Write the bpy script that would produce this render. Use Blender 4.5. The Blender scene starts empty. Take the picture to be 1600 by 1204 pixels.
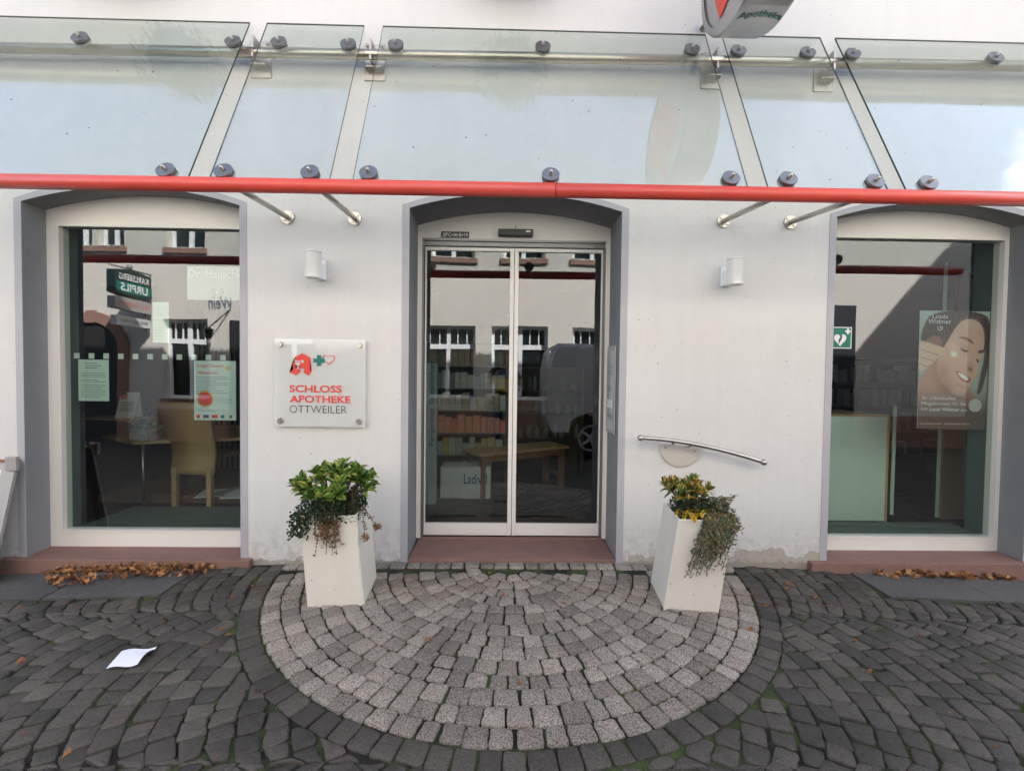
import bpy, bmesh, math, random
import numpy as np
from mathutils import Vector, Matrix, Euler, noise
R = math.radians
random.seed(7)
sc = bpy.context.scene
COL = sc.collection

# ------------------------------------------------------------------ camera
CAM = Vector((0, -3, 1.27))
YAW, PITCH, ROLL, FPX = R(-1.06), R(-1.5), R(-0.7), 700.0
fw = Vector((math.sin(-YAW) * math.cos(PITCH), math.cos(-YAW) * math.cos(PITCH), math.sin(PITCH)))
rt = fw.cross(Vector((0, 0, 1))).normalized()
up = rt.cross(fw)
rt, up = rt * math.cos(-ROLL) + up * math.sin(-ROLL), -rt * math.sin(-ROLL) + up * math.cos(-ROLL)
cd = bpy.data.cameras.new("camera")
cam = bpy.data.objects.new("camera", cd)
COL.objects.link(cam)
cam.matrix_world = Matrix(((rt.x, up.x, -fw.x, CAM.x), (rt.y, up.y, -fw.y, CAM.y), (rt.z, up.z, -fw.z, CAM.z), (0, 0, 0, 1)))
cd.sensor_width = 36
cd.lens = 36 * FPX / 1600
cd.clip_start = 0.01
cd.clip_end = 1000
sc.camera = cam
# ------------------------------------------------------------------ light
SUN_AZ, SUN_EL = R(42), R(40)      # azimuth clockwise from +Y
CLOUD = Vector((0.82, -0.22, 0.52)).normalized()
w = bpy.data.worlds.new("World")
sc.world = w
w.use_nodes = True
wn = w.node_tree.nodes
sky = wn.new('ShaderNodeTexSky')
sky.sky_type = 'NISHITA'
sky.sun_disc = False
sky.sun_elevation = SUN_EL
sky.sun_rotation = SUN_AZ
sky.air_density = 1.0
sky.dust_density = 2.5
bg = wn['Background']
bg.inputs['Strength'].default_value = 0.14
WL = w.node_tree.links
def wnode(t, **kw):
    n = wn.new(t)
    for k_, v_ in kw.items(): setattr(n, k_, v_)
    return n
wtc = wnode('ShaderNodeTexCoord')
wnz = wnode('ShaderNodeTexNoise'); wnz.inputs['Scale'].default_value = 3.2; wnz.inputs['Detail'].default_value = 9; wnz.inputs['Roughness'].default_value = 0.62
WL.new(wtc.outputs['Generated'], wnz.inputs['Vector'])
wdt = wnode('ShaderNodeVectorMath', operation='DOT_PRODUCT'); wdt.inputs[1].default_value = CLOUD
WL.new(wtc.outputs['Generated'], wdt.inputs[0])
wad = wnode('ShaderNodeMath', operation='MULTIPLY_ADD'); wad.inputs[1].default_value = 0.10
WL.new(wnz.outputs['Fac'], wad.inputs[0]); WL.new(wdt.outputs['Value'], wad.inputs[2])
wmr = wnode('ShaderNodeMapRange'); wmr.inputs[1].default_value = 1.022; wmr.inputs[2].default_value = 1.034
WL.new(wad.outputs[0], wmr.inputs[0])
wmx = wnode('ShaderNodeMix', data_type='RGBA'); wmx.inputs[7].default_value = (9, 9.2, 9.6, 1)
WL.new(wmr.outputs[0], wmx.inputs[0]); WL.new(sky.outputs[0], wmx.inputs[6]); WL.new(wmx.outputs[2], bg.inputs[0])
sd = bpy.data.lights.new("sun", 'SUN')
sd.energy = 5.0
sd.angle = R(0.5)
sd.color = (1, 0.955, 0.90)
sun = bpy.data.objects.new("sun", sd)
COL.objects.link(sun)
sv = Vector((math.sin(SUN_AZ) * math.cos(SUN_EL), math.cos(SUN_AZ) * math.cos(SUN_EL), math.sin(SUN_EL)))
sun.rotation_euler = sv.to_track_quat('Z', 'Y').to_euler()
sun.location = (8, 10, 12)
sc.view_settings.view_transform = 'Standard'
sc.view_settings.look = 'None'
sc.view_settings.exposure = 2.2
sc.cycles.max_bounces = 10
sc.cycles.transparent_max_bounces = 16
sc.cycles.caustics_reflective = False
sc.cycles.caustics_refractive = False
sc.cycles.use_denoising = True


# ------------------------------------------------------------------ helpers
def ray(px, py):
    return fw + rt * ((px - 800) / FPX) - up * ((py - 602) / FPX)


def at(px, py, Y):
    d = ray(px, py)
    return CAM + d * ((Y - CAM.y) / d.y)


def zg(x, y):
    return 0.02 * max(-3.2, min(0, y)) - 0.008 * min(12, x * x)


def onground(px, py, dz=0.0):
    d = ray(px, py)
    p = CAM.copy()
    t = 1.0
    for _ in range(12):
        q = CAM + d * t
        t = (zg(q.x, q.y) + dz - CAM.z) / d.z
    return CAM + d * t


def tag(o, label=None, cat=None, group=None, kind=None):
    if label: o['label'] = label
    if cat: o['category'] = cat
    if group: o['group'] = group
    if kind: o['kind'] = kind
    return o


def thing(name, label, cat, loc=(0, 0, 0), rz=0, group=None):
    o = bpy.data.objects.new(name, None)
    o.empty_display_size = 0.1
    COL.objects.link(o)
    o.location = loc
    o.rotation_euler = (0, 0, rz)
    return tag(o, label, cat, group)


def woff(p):
    v = Vector((0, 0, 0))
    while p is not None:
        v += p.location
        p = p.parent
    return v


class B:
    def __init__(s):
        s.bm = bmesh.new()

    def box(s, x0, x1, y0, y1, z0, z1, bev=0, mi=0, M=None):
        vs = [s.bm.verts.new((x, y, z)) for x in (x0, x1) for y in (y0, y1) for z in (z0, z1)]
        fs = []
        for f in ((0, 1, 3, 2), (4, 6, 7, 5), (0, 4, 5, 1), (2, 3, 7, 6), (0, 2, 6, 4), (1, 5, 7, 3)):
            fs.append(s.bm.faces.new([vs[i] for i in f]))
        for f in fs: f.material_index = mi
        if bev > 0:
            es = list({e for f in fs for e in f.edges})
            r = bmesh.ops.bevel(s.bm, geom=es, offset=bev, segments=2, affect='EDGES', profile=0.6)
            vs = list({v for f in r['faces'] for v in f.verts} | {v for v in vs if v.is_valid})
            for f in r['faces']: f.material_index = mi
        if M is not None:
            bmesh.ops.transform(s.bm, matrix=M, verts=[v for v in vs if v.is_valid])
        return s

    def poly(s, pts, mi=0):
        f = s.bm.faces.new([s.bm.verts.new(p) for p in pts])
        f.material_index = mi
        return f

    def prism(s, pts, off, mi=0):          # closed prism of a polygon moved by off
        n = len(pts)
        a = [s.bm.verts.new(p) for p in pts]
        b = [s.bm.verts.new(Vector(p) + Vector(off)) for p in pts]
        fs = [s.bm.faces.new(a[::-1]), s.bm.faces.new(b)]
        for i in range(n):
            fs.append(s.bm.faces.new((a[i], a[(i + 1) % n], b[(i + 1) % n], b[i])))
        for f in fs: f.material_index = mi
        return s

    def ring(s, outer, inner, off, mi=0):  # closed ring prism between two outlines of equal count
        n = len(outer)
        V = lambda L, o: [s.bm.verts.new(Vector(p) + Vector(o)) for p in L]
        a, b, c, d = V(outer, (0, 0, 0)), V(inner, (0, 0, 0)), V(outer, off), V(inner, off)
        for i in range(n):
            j = (i + 1) % n
            for q in ((a[i], a[j], b[j], b[i]), (c[i], d[i], d[j], c[j]), (a[i], c[i], c[j], a[j]), (b[i], b[j], d[j], d[i])):
                f = s.bm.faces.new(q)
                f.material_index = mi
        return s

    def tube(s, pts, r, n=12, mi=0, cap=True, smooth=True):
        pts = [Vector(p) for p in pts]
        rr = r if isinstance(r, (list, tuple)) else [r] * len(pts)
        rings = []
        t0 = (pts[1] - pts[0]).normalized()
        u = t0.orthogonal().normalized()
        for i, p in enumerate(pts):
            t = (pts[min(i + 1, len(pts) - 1)] - pts[max(i - 1, 0)]).normalized()
            u = (u - t * u.dot(t)).normalized()
            v = t.cross(u)
            rings.append([s.bm.verts.new(p + (u * math.cos(2 * math.pi * k / n) + v * math.sin(2 * math.pi * k / n)) * rr[i]) for k in range(n)])
        for a, b in zip(rings, rings[1:]):
            for k in range(n):
                f = s.bm.faces.new((a[k], a[(k + 1) % n], b[(k + 1) % n], b[k]))
                f.smooth = smooth
                f.material_index = mi
        if cap:
            f = s.bm.faces.new(rings[0][::-1]); f.material_index = mi
            f = s.bm.faces.new(rings[-1]); f.material_index = mi
        return s

    def ball(s, c, r, M=None, seg=16, mi=0):
        m = Matrix.Translation(c) @ (M or Matrix()) @ Matrix.Diagonal((r, r, r, 1) if not isinstance(r, tuple) else (*r, 1))
        g = bmesh.ops.create_uvsphere(s.bm, u_segments=seg, v_segments=max(6, seg // 2), radius=1, matrix=m)
        for v in g['verts']:
            for f in v.link_faces:
                f.smooth = True
                f.material_index = mi
        return s

    def obj(s, name, mats, parent=None, local=False, recalc=True):
        if recalc: bmesh.ops.recalc_face_normals(s.bm, faces=s.bm.faces)
        me = bpy.data.meshes.new(name)
        s.bm.to_mesh(me)
        s.bm.free()
        return mobj(name, me, mats, parent, local)


def mobj(name, me, mats, parent=None, local=False):
    o = bpy.data.objects.new(name, me)
    COL.objects.link(o)
    for m in (mats if isinstance(mats, (list, tuple)) else [mats]): me.materials.append(m)
    if parent is not None:
        o.parent = parent
        if not local: o.location = -woff(parent)
    elif not local:
        n = len(me.vertices)
        co = np.empty(n * 3, 'f'); me.vertices.foreach_get('co', co); co = co.reshape(-1, 3)
        lo, hi = co.min(0), co.max(0)
        c = Vector(((lo[0] + hi[0]) / 2, (lo[1] + hi[1]) / 2, lo[2]))
        me.transform(Matrix.Translation(-c))
        o.location = c
    return o


def copy_tree(o, parent=None, loc=None, rz=None):
    c = o.copy()
    COL.objects.link(c)
    c.parent = parent
    if loc is not None: c.location = loc
    if rz is not None: c.rotation_euler[2] = rz
    for ch in list(o.children): copy_tree(ch, c)
    return c


# ------------------------------------------------------------------ materials
def mat(name, col, rough=0.6, metal=0.0, spec=0.5, var=0.0, vscale=4.0, bump=0.0, bscale=60.0, island=0.0, coat=0.0, trans=0.0, stretch=None):
    m = bpy.data.materials.new(name)
    m.use_nodes = True
    nt = m.node_tree
    L = nt.links
    p = nt.nodes['Principled BSDF']
    p.inputs['Base Color'].default_value = (*col, 1)
    p.inputs['Roughness'].default_value = rough
    p.inputs['Metallic'].default_value = metal
    p.inputs['Specular IOR Level'].default_value = spec
    p.inputs['Coat Weight'].default_value = coat
    tc = nt.nodes.new('ShaderNodeTexCoord')
    src = tc.outputs['Object']
    if stretch:
        mp = nt.nodes.new('ShaderNodeMapping')
        mp.inputs['Scale'].default_value = stretch
        L.new(src, mp.inputs[0])
        src = mp.outputs[0]
    fac = None
    if var > 0:
        nz = nt.nodes.new('ShaderNodeTexNoise')
        nz.inputs['Scale'].default_value = vscale
        nz.inputs['Detail'].default_value = 6
        nz.inputs['Roughness'].default_value = 0.65
        L.new(src, nz.inputs['Vector'])
        fac = nz.outputs['Fac']
    if island > 0:
        g = nt.nodes.new('ShaderNodeNewGeometry')
        ma = nt.nodes.new('ShaderNodeMath'); ma.operation = 'MULTIPLY_ADD'
        ma.inputs[1].default_value = island
        L.new(g.outputs['Random Per Island'], ma.inputs[0])
        if fac is not None:
            mb = nt.nodes.new('ShaderNodeMath'); mb.operation = 'MULTIPLY'; mb.inputs[1].default_value = var
            L.new(fac, mb.inputs[0]); L.new(mb.outputs[0], ma.inputs[2])
            k = var * 0.5 + island * 0.5
        else:
            ma.inputs[2].default_value = 0
            k = island * 0.5
        f2 = nt.nodes.new('ShaderNodeMath'); f2.operation = 'ADD'; f2.inputs[1].default_value = 1 - k
        L.new(ma.outputs[0], f2.inputs[0])
        val = f2.outputs[0]
    elif var > 0:
        ma = nt.nodes.new('ShaderNodeMath'); ma.operation = 'MULTIPLY_ADD'
        ma.inputs[1].default_value = var * 2
        ma.inputs[2].default_value = 1 - var
        L.new(fac, ma.inputs[0])
        val = ma.outputs[0]
    else:
        val = None
    if val is not None:
        vm = nt.nodes.new('ShaderNodeVectorMath'); vm.operation = 'SCALE'
        vm.inputs[0].default_value = col
        L.new(val, vm.inputs['Scale'])
        L.new(vm.outputs[0], p.inputs['Base Color'])
    if bump > 0:
        n2 = nt.nodes.new('ShaderNodeTexNoise')
        n2.inputs['Scale'].default_value = bscale
        n2.inputs['Detail'].default_value = 4
        L.new(src, n2.inputs['Vector'])
        bp = nt.nodes.new('ShaderNodeBump')
        bp.inputs['Strength'].default_value = bump
        bp.inputs['Distance'].default_value = 0.01
        L.new(n2.outputs['Fac'], bp.inputs['Height'])
        L.new(bp.outputs[0], p.inputs['Normal'])
    return m


def glass(name, tint, ior=1.6, wav=0.0, specks=0.0, milk=0.0):
    m = bpy.data.materials.new(name)
    m.use_nodes = True
    nt = m.node_tree; L = nt.links; N = nt.nodes
    N.remove(N['Principled BSDF'])
    out = N['Material Output']
    tr = N.new('ShaderNodeBsdfTransparent'); tr.inputs[0].default_value = (*tint, 1)
    gl = N.new('ShaderNodeBsdfGlossy'); gl.inputs['Roughness'].default_value = 0.0
    gl.inputs['Color'].default_value = (0.95, 0.98, 1, 1)
    fr = N.new('ShaderNodeFresnel'); fr.inputs['IOR'].default_value = ior
    geo = N.new('ShaderNodeNewGeometry')
    # keep the same IOR on both sides of the thin sheet
    iv = N.new('ShaderNodeMix'); iv.data_type = 'FLOAT'
    iv.inputs[2].default_value = ior; iv.inputs[3].default_value = 1 / ior
    L.new(geo.outputs['Backfacing'], iv.inputs[0])
    L.new(iv.outputs[0], fr.inputs['IOR'])
    mx = N.new('ShaderNodeMixShader')
    base = tr.outputs[0]
    if milk > 0:
        df = N.new('ShaderNodeBsdfDiffuse'); df.inputs[0].default_value = (0.88, 0.89, 0.88, 1)
        m2 = N.new('ShaderNodeMixShader'); m2.inputs[0].default_value = milk
        L.new(base, m2.inputs[1]); L.new(df.outputs[0], m2.inputs[2])
        base = m2.outputs[0]
    L.new(fr.outputs[0], mx.inputs[0]); L.new(base, mx.inputs[1]); L.new(gl.outputs[0], mx.inputs[2])
    if wav > 0:
        tc = N.new('ShaderNodeTexCoord')
        nz = N.new('ShaderNodeTexNoise'); nz.inputs['Scale'].default_value = 1.3; nz.inputs['Detail'].default_value = 1
        L.new(tc.outputs['Object'], nz.inputs['Vector'])
        bp = N.new('ShaderNodeBump'); bp.inputs['Strength'].default_value = 1.0; bp.inputs['Distance'].default_value = wav
        L.new(nz.outputs['Fac'], bp.inputs['Height'])
        L.new(bp.outputs[0], gl.inputs['Normal'])
    last = mx.outputs[0]
    if specks > 0:
        tc = N.new('ShaderNodeTexCoord')
        vo_ = N.new('ShaderNodeTexVoronoi'); vo_.inputs['Scale'].default_value = 6.5
        L.new(tc.outputs['Object'], vo_.inputs['Vector'])
        n4 = N.new('ShaderNodeTexNoise'); n4.inputs['Scale'].default_value = 60; L.new(tc.outputs['Object'], n4.inputs['Vector'])
        ad = N.new('ShaderNodeMath'); ad.operation = 'MULTIPLY_ADD'; ad.inputs[1].default_value = .06; L.new(n4.outputs['Fac'], ad.inputs[0]); L.new(vo_.outputs['Distance'], ad.inputs[2])
        lt = N.new('ShaderNodeMath'); lt.operation = 'LESS_THAN'; lt.inputs[1].default_value = specks; L.new(ad.outputs[0], lt.inputs[0])
        dd = N.new('ShaderNodeBsdfDiffuse'); dd.inputs[0].default_value = (.05, .04, .03, 1)
        m3 = N.new('ShaderNodeMixShader'); L.new(lt.outputs[0], m3.inputs[0]); L.new(last, m3.inputs[1]); L.new(dd.outputs[0], m3.inputs[2])
        last = m3.outputs[0]
        # thin dust film
        n5 = N.new('ShaderNodeTexNoise'); n5.inputs['Scale'].default_value = 3; n5.inputs['Detail'].default_value = 6; L.new(tc.outputs['Object'], n5.inputs['Vector'])
        m5 = N.new('ShaderNodeMath'); m5.operation = 'MULTIPLY'; m5.inputs[1].default_value = .10; L.new(n5.outputs['Fac'], m5.inputs[0])
        d5 = N.new('ShaderNodeBsdfDiffuse'); d5.inputs[0].default_value = (.5, .52, .48, 1)
        m6 = N.new('ShaderNodeMixShader'); L.new(m5.outputs[0], m6.inputs[0]); L.new(last, m6.inputs[1]); L.new(d5.outputs[0], m6.inputs[2])
        last = m6.outputs[0]
    L.new(last, out.inputs[0])
    return m


def attr_mat(name, rough=0.5):
    m = bpy.data.materials.new(name)
    m.use_nodes = True
    nt = m.node_tree
    a = nt.nodes.new('ShaderNodeAttribute'); a.attribute_name = 'print'
    nt.links.new(a.outputs['Color'], nt.nodes['Principled BSDF'].inputs['Base Color'])
    nt.nodes['Principled BSDF'].inputs['Roughness'].default_value = rough
    return m


def ramp_mat(name, cols, rough=0.5, spec=0.5, bump=0, trans=0.0):   # per-leaf colour from a ramp
    m = bpy.data.materials.new(name)
    m.use_nodes = True
    nt = m.node_tree; L = nt.links; p = nt.nodes['Principled BSDF']
    g = nt.nodes.new('ShaderNodeNewGeometry')
    cr = nt.nodes.new('ShaderNodeValToRGB')
    e = cr.color_ramp.elements
    while len(e) > 1: e.remove(e[-1])
    for i, (pos, c) in enumerate(cols):
        q = e[0] if i == 0 else e.new(pos)
        q.position = pos; q.color = (*c, 1)
    L.new(g.outputs['Random Per Island'], cr.inputs[0])
    nz = nt.nodes.new('ShaderNodeTexNoise'); nz.inputs['Scale'].default_value = 45
    tc = nt.nodes.new('ShaderNodeTexCoord'); L.new(tc.outputs['Object'], nz.inputs['Vector'])
    ma = nt.nodes.new('ShaderNodeMath'); ma.operation = 'MULTIPLY_ADD'; ma.inputs[1].default_value = 0.9; ma.inputs[2].default_value = 0.55
    L.new(nz.outputs['Fac'], ma.inputs[0])
    vm = nt.nodes.new('ShaderNodeVectorMath'); vm.operation = 'SCALE'
    L.new(cr.outputs[0], vm.inputs[0]); L.new(ma.outputs[0], vm.inputs['Scale'])
    L.new(vm.outputs[0], p.inputs['Base Color'])
    p.inputs['Roughness'].default_value = rough
    p.inputs['Specular IOR Level'].default_value = spec
    if trans > 0:
        tl = nt.nodes.new('ShaderNodeBsdfTranslucent')
        L.new(vm.outputs[0], tl.inputs[0])
        mx = nt.nodes.new('ShaderNodeMixShader'); mx.inputs[0].default_value = trans
        L.new(p.outputs[0], mx.inputs[1]); L.new(tl.outputs[0], mx.inputs[2])
        L.new(mx.outputs[0], nt.nodes['Material Output'].inputs[0])
    return m


def plaster(name, col, flake=0.0):
    m = mat(name, col, 0.9, spec=0.2)
    nt = m.node_tree; L = nt.links; N = nt.nodes; p = N['Principled BSDF']
    tc = N.new('ShaderNodeTexCoord')
    def nz(sc_, det=5, rough=0.6, stretch=None):
        n = N.new('ShaderNodeTexNoise'); n.inputs['Scale'].default_value = sc_; n.inputs['Detail'].default_value = det
        n.inputs['Roughness'].default_value = rough
        if stretch:
            mp = N.new('ShaderNodeMapping'); mp.inputs['Scale'].default_value = stretch
            L.new(tc.outputs['Object'], mp.inputs[0]); L.new(mp.outputs[0], n.inputs['Vector'])
        else: L.new(tc.outputs['Object'], n.inputs['Vector'])
        return n.outputs['Fac']
    def mth(op, a, b=None, c=None):
        n = N.new('ShaderNodeMath'); n.operation = op
        for i, v in enumerate((a, b, c)):
            if v is None: continue
            if isinstance(v, (int, float)): n.inputs[i].default_value = v
            else: L.new(v, n.inputs[i])
        return n.outputs[0]
    def mixc(f, a, b):
        n = N.new('ShaderNodeMix'); n.data_type = 'RGBA'
        L.new(f, n.inputs[0])
        for s_, v in ((6, a), (7, b)):
            if isinstance(v, tuple): n.inputs[s_].default_value = (*v, 1)
            else: L.new(v, n.inputs[s_])
        return n.outputs[2]
    big = nz(1.1, 4)
    streak = nz(2.2, 5, 0.7, (6, 6, 0.5))
    v = mth('MULTIPLY_ADD', big, 0.16, 0.92)
    v = mth('MULTIPLY', v, mth('MULTIPLY_ADD', streak, 0.10, 0.95))
    vm = N.new('ShaderNodeVectorMath'); vm.operation = 'SCALE'; vm.inputs[0].default_value = col; L.new(v, vm.inputs['Scale'])
    c = vm.outputs[0]
    # small specks of dirt
    sp = mth('GREATER_THAN', nz(38, 2, 0.4), 0.745)
    c = mixc(mth('MULTIPLY', sp, 0.55), c, (0.22, 0.2, 0.18))
    if flake > 0:
        sx = N.new('ShaderNodeSeparateXYZ'); L.new(tc.outputs['Object'], sx.inputs[0])
        h = mth('MULTIPLY_ADD', nz(7, 5, 0.6), 0.30, -0.165)      # flake height along the base
        reg = mth('MULTIPLY', mth('GREATER_THAN', sx.outputs['X'], 0.86), 0.085)
        lim = mth('ADD', h, reg)
        fl = mth('LESS_THAN', sx.outputs['Z'], lim)
        c = mixc(mth('MULTIPLY', fl, 0.8), c, (0.42, 0.37, 0.31))
        sd_ = mth('MULTIPLY', mth('MAXIMUM', mth('SUBTRACT', 0.32, sx.outputs['Z']), 0.0), mth('MAXIMUM', mth('SUBTRACT', nz(16, 6, 0.75), 0.44), 0.0))
        c = mixc(mth('MINIMUM', mth('MULTIPLY', sd_, 9.0), 0.5), c, (0.33, 0.29, 0.24))
        # grime right at the foot
        gr = mth('LESS_THAN', sx.outputs['Z'], mth('MULTIPLY_ADD', nz(14, 5), 0.10, -0.045))
        c = mixc(mth('MULTIPLY', gr, 0.6), c, (0.28, 0.26, 0.22))
    L.new(c, p.inputs['Base Color'])
    bp = N.new('ShaderNodeBump'); bp.inputs['Strength'].default_value = 0.35; bp.inputs['Distance'].default_value = 0.004
    L.new(mth('ADD', nz(120, 4), mth('MULTIPLY', nz(9, 3), 1.6)), bp.inputs['Height'])
    L.new(bp.outputs[0], p.inputs['Normal'])
    return m


WALL = plaster('wall_plaster', (0.66, 0.655, 0.648), 1)
REVEAL = mat('reveal_grey', (0.26, 0.265, 0.285), 0.85, var=0.14, vscale=5, bump=0.2, bscale=90)
BAND = mat('surround_grey', (0.42, 0.42, 0.455), 0.85, var=0.08, vscale=6, bump=0.15, bscale=90)
CREAM = mat('cream_paint', (0.80, 0.775, 0.735), 0.45, var=0.05, vscale=3)
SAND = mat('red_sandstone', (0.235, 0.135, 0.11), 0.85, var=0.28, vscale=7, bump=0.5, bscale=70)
SANDS = mat('red_sandstone_sunny', (0.33, 0.19, 0.15), 0.85, var=0.2, vscale=7, bump=0.5, bscale=70)  # lighter copy of SAND for the sunlit house, sunshine put into the colour
STEEL = mat('brushed_steel', (0.48, 0.46, 0.43), 0.32, 1.0, var=0.1, vscale=20)
DSTEEL = mat('dull_steel', (0.27, 0.26, 0.25), 0.42, 1.0, var=0.2, vscale=25)
ALU = mat('white_aluminium', (0.80, 0.785, 0.765), 0.35, 0.0, var=0.04)
GREYM = mat('grey_metal', (0.24, 0.24, 0.25), 0.4, 0.6)
RED = mat('red_enamel', (0.60, 0.070, 0.052), 0.33, var=0.16, vscale=9, bump=0.03, bscale=30, stretch=(0.4, 2, 2))
REDT = mat('red_print', (0.68, 0.05, 0.035), 0.5)
GREENT = mat('green_print', (0.0, 0.16, 0.12), 0.5)
DARKT = mat('dark_print', (0.03, 0.05, 0.05), 0.5)
BLUET = mat('blue_print', (0.03, 0.08, 0.2), 0.5)
WHITET = mat('white_print', (0.8, 0.8, 0.8), 0.5)
GREYT = mat('grey_print', (0.3, 0.33, 0.33), 0.5)
BLACK = mat('black_plastic', (0.015, 0.017, 0.018), 0.3)
WHITEP = mat('white_plastic', (0.88, 0.90, 0.92), 0.35)
PAPER = mat('white_paper', (0.8, 0.82, 0.9), 0.8, var=0.03)
POT = plaster('cream_planter', (0.76, 0.735, 0.67))
POT.node_tree.nodes['Principled BSDF'].inputs['Roughness'].default_value = 0.45
for n_ in POT.node_tree.nodes:
    if n_.type == 'BUMP': n_.inputs['Strength'].default_value = 0.06
SOIL = mat('soil', (0.03, 0.022, 0.015), 0.95, var=0.4, vscale=30, bump=1, bscale=60)
GLASSW = glass('window_glass', (0.70, 0.78, 0.74), 2.15, wav=0.0022)
GLASSC = glass('canopy_glass', (0.93, 0.96, 0.955), 1.5, wav=0.0008, specks=0.062)
GLASSE = mat('glass_edge', (0.01, 0.04, 0.035), 0.15)
ACRYL = glass('clear_acrylic', (0.98, 0.98, 0.98), 1.5, milk=0.42)
FROST = glass('frosted_film', (0.80, 0.86, 0.82), 1.3, milk=0.55)
LINTEL = mat('green_laminate', (0.11, 0.155, 0.135), 0.5, var=0.1)
WOOD = mat('light_wood', (0.60, 0.40, 0.21), 0.5, var=0.16, vscale=5, stretch=(6, 6, 0.6))
WOODD = mat('brown_wood', (0.30, 0.16, 0.09), 0.55, var=0.2, vscale=5, stretch=(6, 6, 0.6))


# ------------------------------------------------------------------ setting: ground, setts
moss = mat('mossy_joint_sand', (0.04, 0.042, 0.03), 1.0, var=0.5, vscale=30, bump=0.8, bscale=80)
nt = moss.node_tree
tcn = nt.nodes.new('ShaderNodeTexCoord')
n1 = nt.nodes.new('ShaderNodeTexNoise'); n1.inputs['Scale'].default_value = 5.5; n1.inputs['Detail'].default_value = 5
nt.links.new(tcn.outputs['Object'], n1.inputs['Vector'])
crn = nt.nodes.new('ShaderNodeValToRGB')
crn.color_ramp.elements[0].position = 0.44; crn.color_ramp.elements[0].color = (0.012, 0.010, 0.008, 1)
crn.color_ramp.elements[1].position = 0.60; crn.color_ramp.elements[1].color = (0.045, 0.068, 0.018, 1)
nt.links.new(n1.outputs['Fac'], crn.inputs[0])
nt.links.new(crn.outputs[0], nt.nodes['Principled BSDF'].inputs['Base Color'])


def ground_sheet(name, xs, ys, dz, m):
    b = B()
    g = [[b.bm.verts.new((x, y, zg(x, y) + dz)) for x in xs] for y in ys]
    for j in range(len(ys) - 1):
        for i in range(len(xs) - 1):
            b.bm.faces.new((g[j][i], g[j][i + 1], g[j + 1][i + 1], g[j + 1][i])).smooth = True
    o = b.obj(name, m, local=True)
    tag(o, kind='structure')
    return o


fx = [i * 0.25 for i in range(-24, 25)]
fy = [-3.3 + i * 0.15 for i in range(0, 24)]
ground_sheet('ground', [-120, -60, -25, -12] + fx + [12, 25, 60, 120], [-150, -60, -20, -10, -6] + [f for f in fy if f < 0] + [0, 0.3, 3, 20, 60, 150], -0.011, moss)

# street beyond the modelled setts (seen only in reflections and from the side)
street = mat('street_setts', (0.06, 0.058, 0.056), 0.75, spec=0.4)
nt = street.node_tree
tcn = nt.nodes.new('ShaderNodeTexCoord')
vo = nt.nodes.new('ShaderNodeTexVoronoi'); vo.feature = 'DISTANCE_TO_EDGE'; vo.inputs['Scale'].default_value = 8.5; vo.inputs['Randomness'].default_value = 0.55
nt.links.new(tcn.outputs['Object'], vo.inputs['Vector'])
crn = nt.nodes.new('ShaderNodeValToRGB')
crn.color_ramp.elements[0].position = 0.02; crn.color_ramp.elements[0].color = (0.02, 0.02, 0.014, 1)
crn.color_ramp.elements[1].position = 0.09; crn.color_ramp.elements[1].color = (0.055, 0.05, 0.047, 1)
nt.links.new(vo.outputs[0], crn.inputs[0])
nt.links.new(crn.outputs[0], nt.nodes['Principled BSDF'].inputs['Base Color'])
bpn = nt.nodes.new('ShaderNodeBump'); bpn.inputs['Strength'].default_value = 0.8; bpn.inputs['Distance'].default_value = 0.02
nt.links.new(crn.outputs[0], bpn.inputs['Height']); nt.links.new(bpn.outputs[0], nt.nodes['Principled BSDF'].inputs['Normal'])
bs = B()
for (x0, x1, y0, y1) in ((-25, 25, -5.9, -3.3), (-25, -4.95, -3.3, 0), (4.95, 25, -3.3, 0)):
    n = 12
    for i in range(n):
        xa, xb = x0 + (x1 - x0) * i / n, x0 + (x1 - x0) * (i + 1) / n
        q = bs.bm.faces.new([bs.bm.verts.new((x, y, zg(x, y) + 0.001)) for x, y in ((xa, y0), (xb, y0), (xb, y1), (xa, y1))])
tag(bs.obj('road', street, local=True), kind='structure')


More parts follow.
